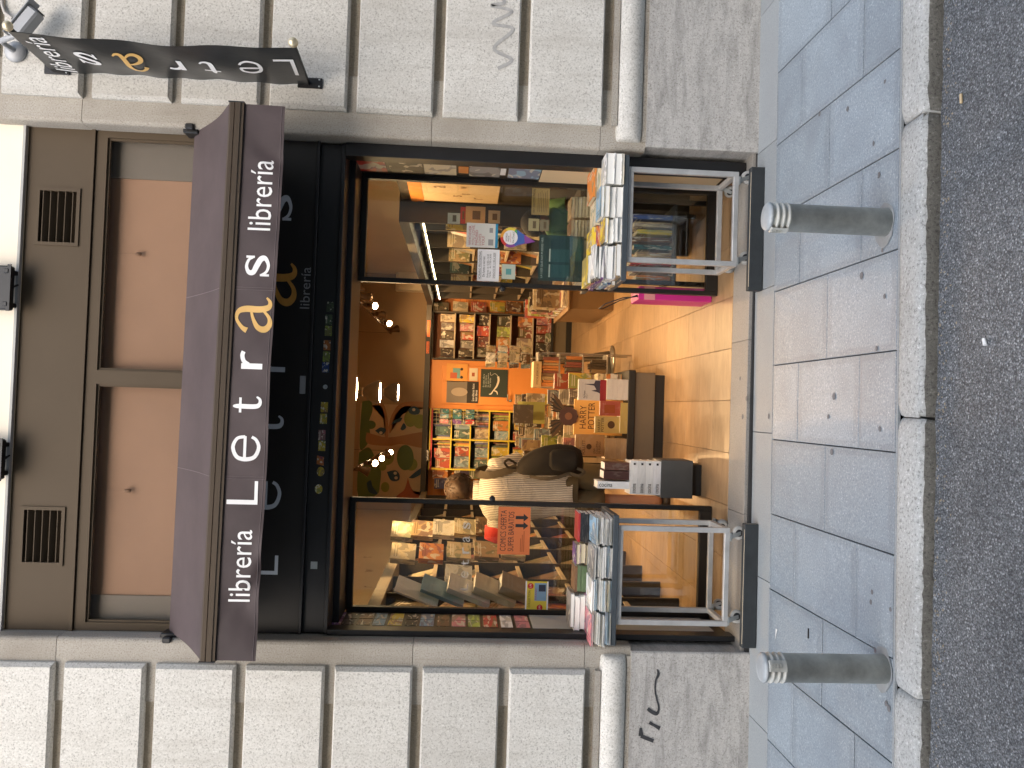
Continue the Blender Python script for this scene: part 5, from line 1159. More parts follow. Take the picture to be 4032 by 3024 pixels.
# ------------------------------------------------------------------ right side: orange panel, dark shelving with lit tubes, low counter
rp_ = thing('side_panel', 'orange and cream lettered panel on the right shop wall', 'panel', (1.62, 1.6, 1.2))
MB().box(1.63, XR-.002, .80, 2.12, FZ, 2.14).build('carcass', M['shelf_dark'], rp_)
MB().box(1.612, 1.6295, .82, 2.08, 1.96, 2.06).build('orange_board', M['door_orange'], rp_)
MB().box(1.612, 1.6295, .82, 2.04, 1.38, 1.958).build('cream_board', M['wall_cream'], rp_)
for ch, yy, zz, s in (('a', 1.6, 1.78, .09), ('5', 1.35, 1.70, .07), ('o', 1.2, 1.58, .06), ('w', 1.6, 1.62, .05), ('s', 1.85, 1.66, .07), ('g', 1.78, 1.60, .06), ('o', 1.4, 1.52, .09), ('r', 1.9, 1.5, .07)):
    a_, fs_, asp = TXT[ch]; mb = MB(); mb.add([(1.6105, yy-(p[0]-.5)*s*asp*.8, zz+p[1]*s) for p in a_], fs_); mb.build('printed_letter', mat('faded_brown_print', (.25,.14,.06), .7) if False else flat('faded_brown_print', (.25,.14,.06)), rp_)
rs_ = thing('wall_shelving', 'dark wall shelving along the right side with glowing tubes', 'shelving', (1.7, 4.5, FZ))
MB().box(1.90, XR-.002, 2.14, 7.6, FZ, 2.14).build('back_panel', M['shelf_dark'], rs_)
MB().box(1.455, XR-.002, 2.13, 7.6, 2.08, 2.16).build('pelmet', M['band'], rs_)
MB().box(1.455, 1.90, 2.125, 2.15, FZ, 2.08).build('end_panel', M['shelf_dark'], rs_)
ups2 = [2.9, 3.7, 4.5, 5.3, 6.1, 6.9, 7.58]
for y in ups2: MB().box(1.56, 1.8995, y, y+.02, FZ, 2.08).build('upright', M['shelf_dark'], rs_)
for a, b in zip([2.15]+[y+.02 for y in ups2[:-1]], ups2):
    for z in (.5, .85, 1.2, 1.55): MB().box(1.58, 1.8995, a+.0005, b-.0005, z-.02, z).build('shelf', M['shelf_edge'], rs_)
    MB().tube([(1.535, a+.05, 1.985), (1.535, b-.05, 1.985)], .008, 8).build('light_tube', M['tube'], rs_)
    MB().box(1.55, 1.57, a+.04, b-.04, 1.99, 2.02).build('tube_holder', M['band'], rs_)
for j, (a, b) in enumerate(zip([2.15]+[y+.02 for y in ups2[:-1]], ups2)):
    for zi, z in enumerate((.85, 1.2, 1.55)):
        y = a+.02; k = 0
        while y < b-.12 and k < 7:
            c = rk2.choice(['cream','red','tan','white','orange','teal','brown','yellow','grey']); w = rk2.uniform(.10, .14)
            book((1.64, y, z+.001), (0,1,0), (1,0,-.2), (.2,0,1), (w, .016, .22*rk2.uniform(.8, 1.1)), c, f'{c} book on right wall shelving, bay {ORD[j]}, shelf {ORD[2-zi]}, {ORD[k]} along', 'books on the right wall shelving', warm=True, mass='shelf_books'); y += w+.01; k += 1
for j, y in enumerate(ups2[:5]):
    for zi, (z, c) in enumerate(((1.02, 'red'), (1.30, 'cream'), (1.58, 'white'))):
        c = ['cream','red','tan','white','yellow','teal','orange','cream'][(j*3+zi*2) % 8]
        book((1.565+.02*(zi % 2), y-.022, z), (1,0,0), (0,1,.08), (0,-.08,1), (.17, .014, .225), c, f'{c} book face out on right shelving upright {ORD[j]}, {ORD[2-zi]} from top', 'books face out on the right shelving uprights')
# posters on its end panel
for (xa, ya, xb, yb, c_, lab) in ((1832, 880, 1912, 815, (.62,.44,.26), 'cream poster with a crouching animal sketch on shelving end'), (1812, 880, 1834, 815, (.5,.05,.04), 'narrow red poster strip on the right shelving end'), (1922, 878, 1970, 830, (.55,.47,.36), 'cream leaflet numbered in black on the shelving end')):
    o, b = sheet('poster', ((xa, ya), (xb, yb)), 2.118, flat('endposter_%d' % xa, c_), lab, 'poster'); patch(b, .25, .75, .25, .65, 2.1165, flat('print_brown', (.16,.1,.05)), o)
# display table with book piles just inside the right glass
t = thing('display_table', 'dark display table with cream book piles behind right glass', 'table', (1.15, .95, FZ))
MB().cbox(.80, 1.40, .74, 1.18, .78, .815, .003).build('tabletop', M['cube_grey'], t)
for xx in (.82, 1.35):
    for yy in (.76, 1.13): MB().cbox(xx, xx+.03, yy, yy+.03, FZ, .78, .002).build('leg', M['black_metal'], t)
MB().cbox(.85, 1.35, .77, 1.16, .25, .27, .002).build('low_shelf', M['cube_grey'], t)
for k, (a, b, n) in enumerate(((.82, .95, 4), (.965, 1.09, 5), (1.10, 1.22, 6), (1.235, 1.37, 6))):
    z = .8155
    for i in range(n):
        tk = .022; c = ['cream','tan','white','brown'][(i+k) % 4]
        flatbook(a, b, .76, .94, z, tk-.0005, c, f'{c} book, {ORD[n-1-i]} from top of {ORD[k]} pile on display table behind right glass', 'books on the display table behind the right glass', 'back', rb.uniform(-.03, .03), warm=True); z += tk
for k in range(9):
    c = ['orange','cream','red','tan','teal','brown','yellow','cream','blue'][k]
    book((.86+.05*k, .82, .271), (0,1,0), (1,0,0), (0,0,1), (.18, .03, .23+.02*(k % 3)), c, f'{c} book standing on low shelf under display table, {ORD[k]} along', 'books standing under the display table', warm=True)
# low brown counter further back and grey plinth
t = thing('counter', 'plain brown low counter beside the right shelving', 'counter', (1.3, 4.7, FZ))
MB().cbox(1.07, 1.55, 4.23, 5.6, FZ, .50, .004).build('body', M['counter'], t); MB().cbox(1.05, 1.555, 4.21, 5.62, .50, .52, .003).build('top', M['counter'], t)
for k, c in enumerate(('cream','pink','dark red','yellow','grey','red')):
    flatbook(1.10+.0*k, 1.36, 4.25+.22*k, 4.45+.22*k, .5205, .05+.03*(k % 3), c, f'{c} picture book pile, {ORD[k]} from the front on brown counter', 'picture book piles on the brown counter', 'front')
    book((1.08, 4.33+.22*k, .60+.02*(k % 3)), (1,0,0), (0,1,.25), (0,-.25,1), (.22, .014, .26), ['tan','cream','black','pink','lime green','red'][k], f'face-out picture book standing on pile, {ORD[k]} along brown counter', 'picture books standing on the brown counter')

# magenta box and cable by the right screen
t = thing('magenta_box', 'tall glossy magenta card box standing by the right screen', 'box', (.78, .78, FZ))
p = PY(2480, 1150, .80); MB().cbox(.715, .800, .70, .95, FZ+.001, .505, .003).build('carton', M['magenta'], t)
MB().box(.714, .801, .698, .7, .40, .47).build('label_stripe', flat('pale_pink', (.75,.3,.3)), t)
mb = MB().tube([(.735, .72, .506), (.725, .74, .60), (.69, .80, .70), (.665, .86, .73), (.67, .90, .70), (.72, .84, .60), (.745, .74, .506)], .004, 6); mb.build('strap_loop', M['cable'], t)

# ------------------------------------------------------------------ central display table
TY = 1.87
t = thing('display_plinth', 'low taupe and black display plinth in the middle of the shop', 'plinth', (-.03, 2.4, FZ))
MB().cbox(-.36, .29, TY+.02, 3.3, FZ, .105, .003).build('kick_base', M['table_black'], t); MB().cbox(-.375, .305, TY+.012, 3.3, .106, .262, .003).build('panel', M['table_grey'], t)
MB().cbox(-.39, .32, TY, 3.32, .2625, .318, .004).build('tray', M['table_black'], t)
TZ = .3185; GC = 'books on the central display plinth'
def frontstack(x0, x1, n, tk, c, where, y0=TY+.01, y1=TY+.16, spine='front', z=TZ, **kw):
    for i in range(n): flatbook(x0, x1, y0, y1, z, tk-.0008, c if isinstance(c, str) else c[i % len(c)], f'{c if isinstance(c, str) else c[i % len(c)]} book, {ORD[n-1-i]} from top of {where}', GC, spine, rb.uniform(-.015, .015), parts=True, **kw); z += tk
    return z
z = frontstack(.085, .245, 4, .042, 'white', 'right front pile on plinth', plain=True)
def upright(x0, x1, y, z, h, c, label, th=.02, lean=.16, m=None, plain=True):
    o = book((x0, y, z), (1,0,0), (0,1,lean), (0,-lean,1), (x1-x0, th, h), c, label, GC, parts=True, plain=plain); return o
def on_cover(o, y_, z0, lean):      # matrix that lays upright-plane prints on a leaning cover whose foot is at (y_, z0)
    return Matrix.Translation((0, y_, z0)) @ Matrix.Rotation(math.atan(lean), 4, 'X').inverted() @ Matrix.Translation((0, -y_, -z0))
def printed(o_list, Mx):
    for q in o_list: q.parent = None; q.matrix_basis = Mx
def cov(x0, x1, y, z, h, c, label, prints, lean=.16):
    o = upright(x0, x1, y, z, h, c, label, lean=lean); Mx = on_cover(o, y, z, -lean*-1)
    inv = o.matrix_basis.inverted()
    for f in prints:
        q = f(); q.parent = o; q.matrix_parent_inverse = inv; q.matrix_basis = Matrix.Translation((0, y, z)) @ Matrix.Rotation(math.atan(lean), 4, 'X') @ Matrix.Translation((0, -y, -z))
    return o
y = TY+.04
cov(.075, .238, y, z, .225, 'white', 'white Paul Auster book standing face out on plinth', [
    lambda: text('Paul Auster\n4 3 2 1', .09, .15, z+.15, z+.185, y-.002, M['black_print'], None),
    lambda: MB().add([(.075, y-.002, z), (.238, y-.002, z), (.238, y-.002, z+.05), (.075, y-.002, z+.05)], [(0,1,2,3)]).build('print', flat('print_darkred', (.30,.02,.03)), None),
    lambda: MB().add([(q_[0], y-.0015, z+q_[1]) for q_ in ((.13,.05),(.23,.05),(.23,.09),(.205,.10),(.20,.18),(.19,.10),(.16,.08),(.15,.12),(.14,.07))], [tuple(range(9))]).build('print', flat('print_skyline', (.06,.06,.09)), None)])
# yellow boxed set and display poster in the centre
z0_ = TZ
book((-.175, TY+.005, z0_), (1,0,0), (0,1,0), (0,0,1), (.24, .17, .055), (.55,.42,.10), 'thick yellow book lying under the small upright copies on plinth', GC, plain=True)
cov(-.175, -.045, TY+.03, z0_+.056, .20, (.62,.46,.12), 'yellow HARRY POTTER book standing face out on plinth', [
    lambda: text('HARRY\nPOTTER', -.165, -.055, z0_+.185, z0_+.235, TY+.028, flat('print_umber', (.10,.05,.02)), None),
    lambda: MB().add([(-.11+.03*math.cos(6.283*i/12), TY+.028, z0_+.125+.03*math.sin(6.283*i/12)) for i in range(12)], [tuple(range(12))]).build('print', flat('print_umber', (.10,.05,.02)), None)])
cov(-.040, .075, TY+.02, z0_+.056, .165, 'red', 'red orange book with brown label standing face out on plinth', [
    lambda: MB().add([(-.02, TY+.018, z0_+.10), (.045, TY+.018, z0_+.10), (.045, TY+.018, z0_+.185), (-.02, TY+.018, z0_+.185)], [(0,1,2,3)]).build('print', flat('print_rust', (.36,.08,.02)), None)])
# big display board
hb = thing('display_board', 'orange HARRY POTTER display board with dark winged crest on plinth', 'display board', (-.05, TY+.22, TZ))
yb_ = TY+.20; MB().cbox(-.20, .085, yb_, yb_+.03, TZ, .71, .002).build('board', flat('board_orange', (.66,.36,.10)), hb)
text('HARRY\nPOTTER', -.15, .06, .545, .665, yb_-.002, flat('print_umber', (.10,.05,.02)), hb); text('Y EL\nLEGADO MALDITO', -.10, .04, .49, .53, yb_-.002, flat('print_umber', (.10,.05,.02)), hb)
MB().prism([(-.055+.072*(1+.10*(i % 2))*math.cos(6.283*i/20), .755+.072*(1+.10*(i % 2))*math.sin(6.283*i/20)) for i in range(20)], 'y', yb_-.008, yb_+.004).build('crest', flat('crest_dark', (.075,.035,.03)), hb)
MB().prism([(-.055+.03*math.cos(6.283*i/14), .755+.03*math.sin(6.283*i/14)) for i in range(14)], 'y', yb_-.012, yb_-.009).build('crest_centre', flat('crest_centre', (.20,.09,.05)), hb)
for s in (-1, 1):
    for k in range(6):          # fan of dark feathers
        an = R_(38+11*k) ; L_ = .175-.012*k; bx0, bz0 = -.055+s*.045, .785
        tip = (bx0+s*L_*math.cos(an), bz0+L_*math.sin(an)); nx, nz = -math.sin(an), math.cos(an)
        MB().prism([(bx0-s*nx*.010, bz0-nz*.010), (bx0+s*(L_*.6*math.cos(an)-nx*.016), bz0+L_*.6*math.sin(an)-nz*.016), tip, (bx0+s*(L_*.55*math.cos(an)+nx*.014), bz0+L_*.55*math.sin(an)+nz*.014), (bx0+s*nx*.010, bz0+nz*.010)][::s], 'y', yb_-.006+.0012*k, yb_-.001+.0012*k).build('wing_feather', flat('crest_wing', (.03,.025,.02)) if k % 2 else flat('crest_wing_brown', (.09,.05,.025)), hb)
# Ken Follett side
z = frontstack(-.375, -.215, 4, .042, 'tan', 'left front pile on plinth', warm=True, plain=True)
zk = z; yk_ = TY+.05
cov(-.360, -.190, yk_, zk, .235, (.50,.28,.11), 'brown KEN FOLLETT book standing face out on plinth', [
    lambda: text('KEN\nFOLLETT', -.345, -.235, zk+.155, zk+.215, yk_-.002, flat('print_umber', (.10,.05,.02)), None),
    lambda: MB().add([(-.285+.022*math.cos(6.283*i/12), yk_-.002, zk+.125+.022*math.sin(6.283*i/12)) for i in range(12)], [tuple(range(12))]).build('print', flat('print_umber', (.10,.05,.02)), None),
    lambda: text('UNA\nCOLUMNA\nDE FUEGO', -.34, -.24, zk+.03, zk+.09, yk_-.002, flat('print_umber', (.10,.05,.02)), None)])
# rows of piles further back on the plinth
for r_i, yy in enumerate((2.16, 2.40, 2.64, 2.88, 3.10)):
    for k in range(5):
        x = -.375+.137*k
        if r_i == 0 and 1 <= k <= 2: continue
        n = [7, 9, 8, 10, 7][(k+r_i) % 5]+(2 if r_i > 1 else 0); z = TZ
        for i in range(n):
            tk = rb.uniform(.020, .036); c = rb.choice(['cream','cream','tan','white','brown','orange','yellow'])
            flatbook(x, x+.125, yy, yy+.20, z, tk-.0008, c, f'{c} book, {ORD[min(19, n-1-i)]} from top of pile {ORD[k]} in row {ORD[r_i]} behind plinth front', GC, rb.choice(['front','back']), rb.uniform(-.03, .03), mass='book_piles'); z += tk
        if r_i in (1, 2, 3):
            c = [['pink','cream','black','grey','yellow'],['cream','black','tan','white','red'],['lime green','cream','orange','light blue','tan']][r_i-1][k]
            book((x+.005, yy+.05, z), (1,0,0), (0,1,.2), (0,-.2,1), (.13, .016, .20), c, f'{c} book standing face out on pile {ORD[k]} of plinth row {ORD[r_i]}', GC)
t = thing('book_table', 'second table crowded with book piles between plinth and orange door', 'table', (-.15, 4.3, FZ))
MB().cbox(-.56, .16, 3.60, 5.10, .62, .65, .003).build('top', M['shelf_dark'], t)
for xx in (-.55, .12):
    for yy in (3.62, 5.05): MB().cbox(xx, xx+.03, yy, yy+.03, FZ, .6195, .002).build('leg', M['black_metal'], t)
for r_i in range(6):
    for k in range(6):
        x = -.55+.118*k; yy = 3.62+.245*r_i; z = .6505
        for i in range([4, 6, 5, 7, 3, 6][(k*2+r_i) % 6]+r_i//2):
            tk = rb.uniform(.016, .03); flatbook(x, x+.108, yy, yy+.17, z, tk-.0008, rb.choice(['cream','tan','white','brown','orange','yellow','red','grey']), '', GC, rb.choice(['front','back']), rb.uniform(-.03, .03), mass='book_piles'); z += tk
        if (k+r_i) % 2 == 0:
            c = ['cream','pink','black','yellow','tan','red','light blue','white'][(k*3+r_i) % 8]
            book((x, yy+.04, z), (1,0,0), (0,1,.2), (0,-.2,1), (.11, .014, .165), c, f'{c} book standing face out on second table, row {ORD[r_i]}, {ORD[k]} from left', 'books standing on the second table')
# green poetry sign
p0 = PY(2037, 1666, 2.6); p1 = PY(2092, 1582, 2.6)
o = MB().cbox(p0[0], p1[0], 2.60, 2.606, p1[2]-.12, p0[2], .001).build('poetry_sign', flat('sign_lime', (.52,.52,.16)), None, label='pale green Poesía sign standing above the plinth books', cat='sign')
text('Poesía', p0[0]+.05, p1[0]-.03, p0[2]-.05, p0[2]-.025, 2.598, flat('print_moss', (.15,.17,.04)), o); text('Poesía Poesía', p0[0]+.03, p1[0]-.02, p0[2]-.10, p0[2]-.07, 2.598, flat('print_moss', (.15,.17,.04)), o)
o = book((PY(2140, 1670, 2.5)[0], 2.5, 1.0), (1,0,0), (0,1,.1), (0,-.1,1), (.16, .02, .17), 'black', 'black LOS PACIENTES book standing below the green poetry sign', GC, plain=True)

# small grey cube with cookery books by the left screen
t = thing('display_cube', 'small grey display cube with cookery books near the left screen', 'cube', (-.43, .9, FZ))
MB().cbox(-.553, -.308, .80, 1.05, .095, .305, .003).build('body', M['cube_grey'], t); MB().cbox(-.535, -.335, .83, 1.03, FZ, .0945, .003).build('plinth', M['table_black'], t)
z = .3055
for i in range(4):
    o = flatbook(-.535, -.318, .805, .98, z, .049, 'white', f'white cocina cookbook lying {ORD[3-i]} from top on grey cube', 'cocina cookbooks on the grey cube', 'front', rb.uniform(-.01, .01), parts=True, plain=True)
    q = text('cocina', -.525, -.465, z+.013, z+.037, .8005, M['black_print'], None); q.parent = o; q.matrix_parent_inverse = o.matrix_basis.inverted()
    q = MB().box(-.345, -.332, .7995, .8008, z+.017, z+.030).build('logo_print', M['black_print'], None); q.parent = o; q.matrix_parent_inverse = o.matrix_basis.inverted()
    z += .05
o = book((-.505, .83, z), (0,1,0), (1,0,0), (0,0,1), (.17, .047, .205), 'white', 'white cocina cookbook standing upright on the cookbook pile', 'cocina cookbooks on the grey cube', plain=True, parts=True)
q = text('cocina', 0, 1, 0, 1, 0, M['black_print'], None); me = q.data
for v_ in me.vertices: u, w = v_.co.x, v_.co.z; v_.co = Vector((-.494+.028*w, .8285, z+.195-.085*u))     # spine lettering reads downwards
q.parent = o; q.matrix_parent_inverse = o.matrix_basis.inverted()
book((-.445, .84, z), (0,1,0), (1,0,0), (0,0,1), (.17, .055, .165), (.07,.025,.018), 'dark brown leather book standing beside the white cocina spine', 'cocina cookbooks on the grey cube', plain=True, parts=True)
book((-.385, .84, z), (0,1,0), (1,0,0), (0,0,1), (.17, .05, .16), (.09,.035,.022), 'second dark brown book standing beside the white cocina spine', 'cocina cookbooks on the grey cube', plain=True, parts=True)

# notebook stand with sign, postcard spinner, step stool
t = thing('notebook_stand', 'tall notebook stand topped with a MOLESKINE box sign', 'stand', (.38, 3.4, FZ))
p0 = PY(2098, 1525, 3.2); p1 = PY(2135, 1385, 3.2)
bx_ = MB().cbox(p0[0], p1[0]-.09, 3.2, 3.42, p1[2], p0[2], .003).build('sign_box', flat('cream_card', (.58,.42,.22)), t)
text('MOLESKINE', p0[0]+.03, p1[0]-.11, p1[2]+.03, p0[2]-.03, 3.198, flat('print_brown', (.16,.1,.05)), bx_)
for zz in (.25, .48, .70, .90): MB().cbox(p0[0], p1[0], 3.205, 3.45, zz, zz+.012, .002).build('tier', M['clip_frame'], t)
for xx in (p0[0], p1[0]-.012):
    for yy in (3.206, 3.436): MB().cbox(xx, xx+.012, yy, yy+.012, FZ, p1[2]-.001, .001).build('post', M['clip_frame'], t)
for j, zz in enumerate((.262, .492, .712)):
    x = p0[0]+.02; k = 0
    while x < p1[0]-.05 and k < 12:
        c = rk2.choice(['black','brown','dark red','orange','tan','black']); w = rk2.uniform(.016, .035)
        book((x, 3.22, zz+.001), (0,1,0), (1,0,0), (0,0,1), (.14, w, .17*rk2.uniform(.8, 1)), c, f'{c} notebook, {ORD[k]} on {ORD[j]} tier of the notebook stand', 'notebooks on the stand', plain=True, name='notebook', cat='notebook'); x += w+.004; k += 1
t = thing('postcard_spinner', 'wire postcard spinner rack in front of the back bookcase', 'rack', (.48, 4.2, FZ))
sx, sy = PY(2000, 1405, 4.2)[0], 4.2
MB().tube([(sx, sy, FZ), (sx, sy, 1.46)], .012, 8).build('pole', M['clip_frame'], t); MB().lathe([(.16, FZ), (.16, FZ+.015), (.02, FZ+.03)], sx, sy, 20).build('foot', M['clip_frame'], t)
for j in range(4):
    zz = .90+.125*j
    for k in range(6):
        an = 6.283*k/6+.35; u = Vector((math.cos(an), math.sin(an), 0)); v = Vector((-math.sin(an), math.cos(an), 0)); c0 = Vector((sx, sy, zz))+u*.095
        mb = MB(); w, h = .048, .10
        P = [c0-v*w, c0+v*w, c0+v*w+u*.012+Vector((0,0,h)), c0-v*w+u*.012+Vector((0,0,h))]; Q = [q_+u*.004 for q_ in P]
        mb.add(P+Q, [(0,1,2,3)[::-1], (4,5,6,7), (0,1,5,4), (1,2,6,5), (2,3,7,6), (3,0,4,7)]); mb.build('postcard', M['cover'], t, color=COL[['cream','white','tan','light blue','brown','cream'][(k+j) % 6]])
    mb = MB()
    for rr in (.0, .05): mb.tube([(sx+.118*math.cos(6.283*k/18), sy+.118*math.sin(6.283*k/18), zz+.01+rr) for k in range(19)], .002, 5)
    mb.build('wire_ring', M['clip_frame'], t)
t = thing('step_stool', 'round grey rolling step stool on the shop floor', 'stool', (.46, 4.35, FZ))
cx_, cy_ = .44, 4.35
MB().lathe([(.20, FZ), (.205, FZ+.02), (.20, FZ+.035), (.175, FZ+.17), (.165, FZ+.175), (.16, FZ+.165)], cx_, cy_, 28).build('skirt', M['stool'], t)
MB().lathe([(.12, FZ+.405), (.145, FZ+.405), (.148, FZ+.42), (.14, FZ+.432), (.01, FZ+.434)], cx_, cy_, 28).build('seat', M['stool'], t)
for k in range(4):
    an = .78+1.57*k; MB().tube([(cx_+.165*math.cos(an), cy_+.165*math.sin(an), FZ+.15), (cx_+.125*math.cos(an), cy_+.125*math.sin(an), FZ+.41)], .022, 8).build('leg', M['stool'], t)
MB().lathe([(.10, FZ+.16), (.165, FZ+.16), (.165, FZ+.178), (.10, FZ+.18)], cx_, cy_, 24).build('step', M['rubber'], t)

# ------------------------------------------------------------------ lamps
WARM = (1.0, .61, .28)
def pendant(x, y, z, r, label, pw):
    t = thing('pendant_lamp', label, 'lamp', (x, y, z), 'taupe pendant lamps')
    prof = [(r, z), (r*.985, z+.03*r/.14), (r*.86, z+.085*r/.14), (r*.62, z+.15*r/.14), (r*.38, z+.185*r/.14), (r*.34, z+.19*r/.14), (r*.34, z+.24*r/.14), (r*.30, z+.25*r/.14), (.012, z+.26*r/.14)]
    inner = [(q[0]*.96, q[1]-.002) for q in prof[:6]]
    MB().lathe(prof, x, y, 28).build('shade', M['pendant'], t)
    MB().lathe([(r*.34+.003, z+.195*r/.14), (r*.34+.003, z+.21*r/.14)], x, y, 24).build('collar', M['brass'], t)
    MB().lathe([(r*.93, z+.004), (r*.90, z+.001), (r*.5, z-.004), (.003, z-.006)], x, y, 28).build('diffuser', M['bulb'], t)
    MB().tube([(x, y, z+.26*r/.14), (x, y, CZ)], .004, 6).build('cord', M['cable'], t)
    ld = bpy.data.lights.new('pendant_light', 'SPOT'); ld.energy = pw; ld.color = WARM; ld.spot_size = R_(150); ld.spot_blend = .6; ld.shadow_soft_size = .08
    lo = bpy.data.objects.new('pendant_light', ld); C.objects.link(lo); lo.parent = t; lo.location = (0, 0, -.02)
p = PY(1497, 1545, 5.0); pendant(p[0], 5.0, p[2], .136, 'bell pendant lamp with glowing opening, nearer of the two in view', 46)
p = PY(1568, 1545, 6.8); pendant(p[0], 6.8, p[2], .136, 'bell pendant lamp with glowing opening, lower and farther back', 46)
p = PY(1402, 1530, 3.2); pendant(p[0], 3.2, p[2], .136, 'pendant lamp just peeping under the lintel', 46)
def track(x, y0, y1, z, label, heads):
    t = thing('light_track', label, 'lighting track', (x, (y0+y1)/2, z), 'ceiling tracks')
    MB().box(x-.014, x+.014, y0, y1, z, z+.022).build('rail', M['spot_clear'], t)
    for yy in (y0+.1, y1-.1): MB().tube([(x, yy, z+.02), (x, yy, CZ)], .003, 6).build('suspension', M['cable'], t)
    for i, (yy, tgt, pw) in enumerate(heads):
        s = thing('track_spotlight', f'small lit track spotlight, {ORD[i]} from the entrance, {label.split()[0]} ceiling track', 'lamp', (x, yy, z-.06), 'track spotlights')  # also serves the added heads: entrance end, and right track's back floor
        d = (Vector(tgt)-Vector((x, yy, z-.07))).normalized(); q = d.to_track_quat('Z', 'Y').to_matrix().to_4x4(); Mx = Matrix.Translation((x, yy, z-.07)) @ q
        MB().box(x-.02, x+.02, yy-.03, yy+.03, z-.035, z-.0005).build('adapter', M['spot_clear'], s)
        MB().tube([(x, yy, z-.03), (x, yy, z-.07)], .008, 6).build('stem', M['spot_clear'], s)
        MB().lathe([(.018, -.05), (.03, -.045), (.034, .0), (.052, .075), (.056, .08), (.05, .078)], n=18, M=Mx).build('reflector', M['spot_clear'], s)
        MB().lathe([(.003, .070), (.040, .074), (.036, .078), (.003, .080)], n=16, M=Mx).build('lamp_face', M['bulb'], s)
        ld = bpy.data.lights.new('spot_light', 'SPOT'); ld.energy = pw; ld.color = WARM; ld.spot_size = R_(60); ld.spot_blend = .5; ld.shadow_soft_size = .03
        lo = bpy.data.objects.new('spot_light', ld); C.objects.link(lo); lo.parent = s; lo.matrix_parent_inverse = Matrix.Translation(-s.location); lo.matrix_basis = Matrix.Translation(Vector((x, yy, z-.07))+d*.10) @ d.to_track_quat('-Z', 'Y').to_matrix().to_4x4()
PW = 52
track(-.70, 1.0, 8.0, 2.70, 'left ceiling track with small spotlights over the shelves', [(1.0, (-.1, 2.1, .55), PW*.8), (1.5, (-.62, 1.66, 1.2), PW*.9), (1.9, (-1.3, 1.25, 1.6), PW*.9), (2.3, (-1.35, 2.2, 1.4), PW), (2.8, (-1.3, 3.0, 1.0), PW), (4.3, (-1.3, 4.6, 1.2), PW), (5.2, (-.5, 2.6, .6), PW), (6.0, (-.2, 3.2, .5), PW), (6.7, (-.6, 8.1, 1.0), PW), (7.4, (-.2, 3.6, .6), PW*.6)])  # entrance-end heads are added, hidden by the lintel, to brighten plinth and books
track(1.05, 1.0, 8.0, 2.70, 'right ceiling track with small spotlights over the shelves', [(1.0, (.1, 2.2, .6), PW*.7), (1.5, (.6, 1.3, .05), PW*.2), (2.0, (1.6, 1.6, 1.5), PW*.8), (3.2, (1.7, 3.3, 1.2), PW), (2.6, (0, 2.4, .4), PW), (3.7, (.75, 5.0, .03), PW), (3.9, (1.5, 4.6, .7), PW), (4.5, (.7, 2.6, .6), PW), (5.4, (1.1, 8.1, 1.3), PW*1.2), (6.4, (.5, 3.2, .5), PW), (7.4, (1.5, 8.1, 1.5), PW*.6)])  # heads at the entrance end and over the back floor are added fill
mass_build()

# ================================================================== PEOPLE
def skinned(name, verts, edges, radii, m, parent, root=0, sub=2):
    me = bpy.data.meshes.new(name); me.from_pydata([tuple(v) for v in verts], edges, []); me.materials.append(m)
    o = place(name, me, parent); sk = o.modifiers.new('skin', 'SKIN'); sk.use_smooth_shade = True
    if not me.skin_vertices: me.attributes.new  # the modifier adds the layer below
    bm = bmesh.new(); bm.from_mesh(me); lay = bm.verts.layers.skin.verify(); bm.verts.ensure_lookup_table()
    for i, v in enumerate(bm.verts):
        r = radii[i]; v[lay].radius = r if isinstance(r, tuple) else (r, r); v[lay].use_root = (i == root)
    bm.to_mesh(me); bm.free()
    s = o.modifiers.new('sub', 'SUBSURF'); s.levels = sub; s.render_levels = sub; return o
def ring(c, rx, ry, ax=(1,0,0), ay=(0,1,0), n=28, fold=0, ph=0, fr=9):
    c = Vector(c); ax = Vector(ax); ay = Vector(ay)
    return [c+(ax*(rx*math.cos(6.283*k/n))+ay*(ry*math.sin(6.283*k/n)))*(1+fold*math.sin(fr*6.283*k/n+ph)) for k in range(n)]
man = thing('person', 'man in striped shirt and olive shorts browsing, back to the street', 'person', (-.62, 1.66, FZ))
V = {'pelvis': (-.595,1.68,.88), 'spine': (-.60,1.665,1.10), 'chest': (-.63,1.66,1.32), 'neckb': (-.640,1.69,1.43), 'neck': (-.635,1.725,1.485), 'head': (-.622,1.775,1.575), 'crown': (-.616,1.78,1.63),
     'shR': (-.475,1.655,1.355), 'elR': (-.405,1.78,1.14), 'wrR': (-.50,2.0,1.08), 'haR': (-.53,2.06,1.09), 'shL': (-.80,1.67,1.355), 'elL': (-.885,1.72,1.13), 'wrL': (-.80,1.93,1.02), 'haL': (-.77,2.0,1.03),
     'hipR': (-.50,1.675,.83), 'knR': (-.505,1.66,.50), 'anR': (-.50,1.70,.11), 'toR': (-.47,1.83,.06), 'hipL': (-.69,1.68,.83), 'knL': (-.675,1.655,.50), 'anL': (-.66,1.66,.11), 'toL': (-.68,1.80,.06)}
keys = list(V); ix = {k: i for i, k in enumerate(keys)}
E_ = [('pelvis','spine'),('spine','chest'),('chest','neckb'),('neckb','neck'),('neck','head'),('head','crown'),('chest','shR'),('shR','elR'),('elR','wrR'),('wrR','haR'),('chest','shL'),('shL','elL'),('elL','wrL'),('wrL','haL'),
      ('pelvis','hipR'),('hipR','knR'),('knR','anR'),('anR','toR'),('pelvis','hipL'),('hipL','knL'),('knL','anL'),('anL','toL')]
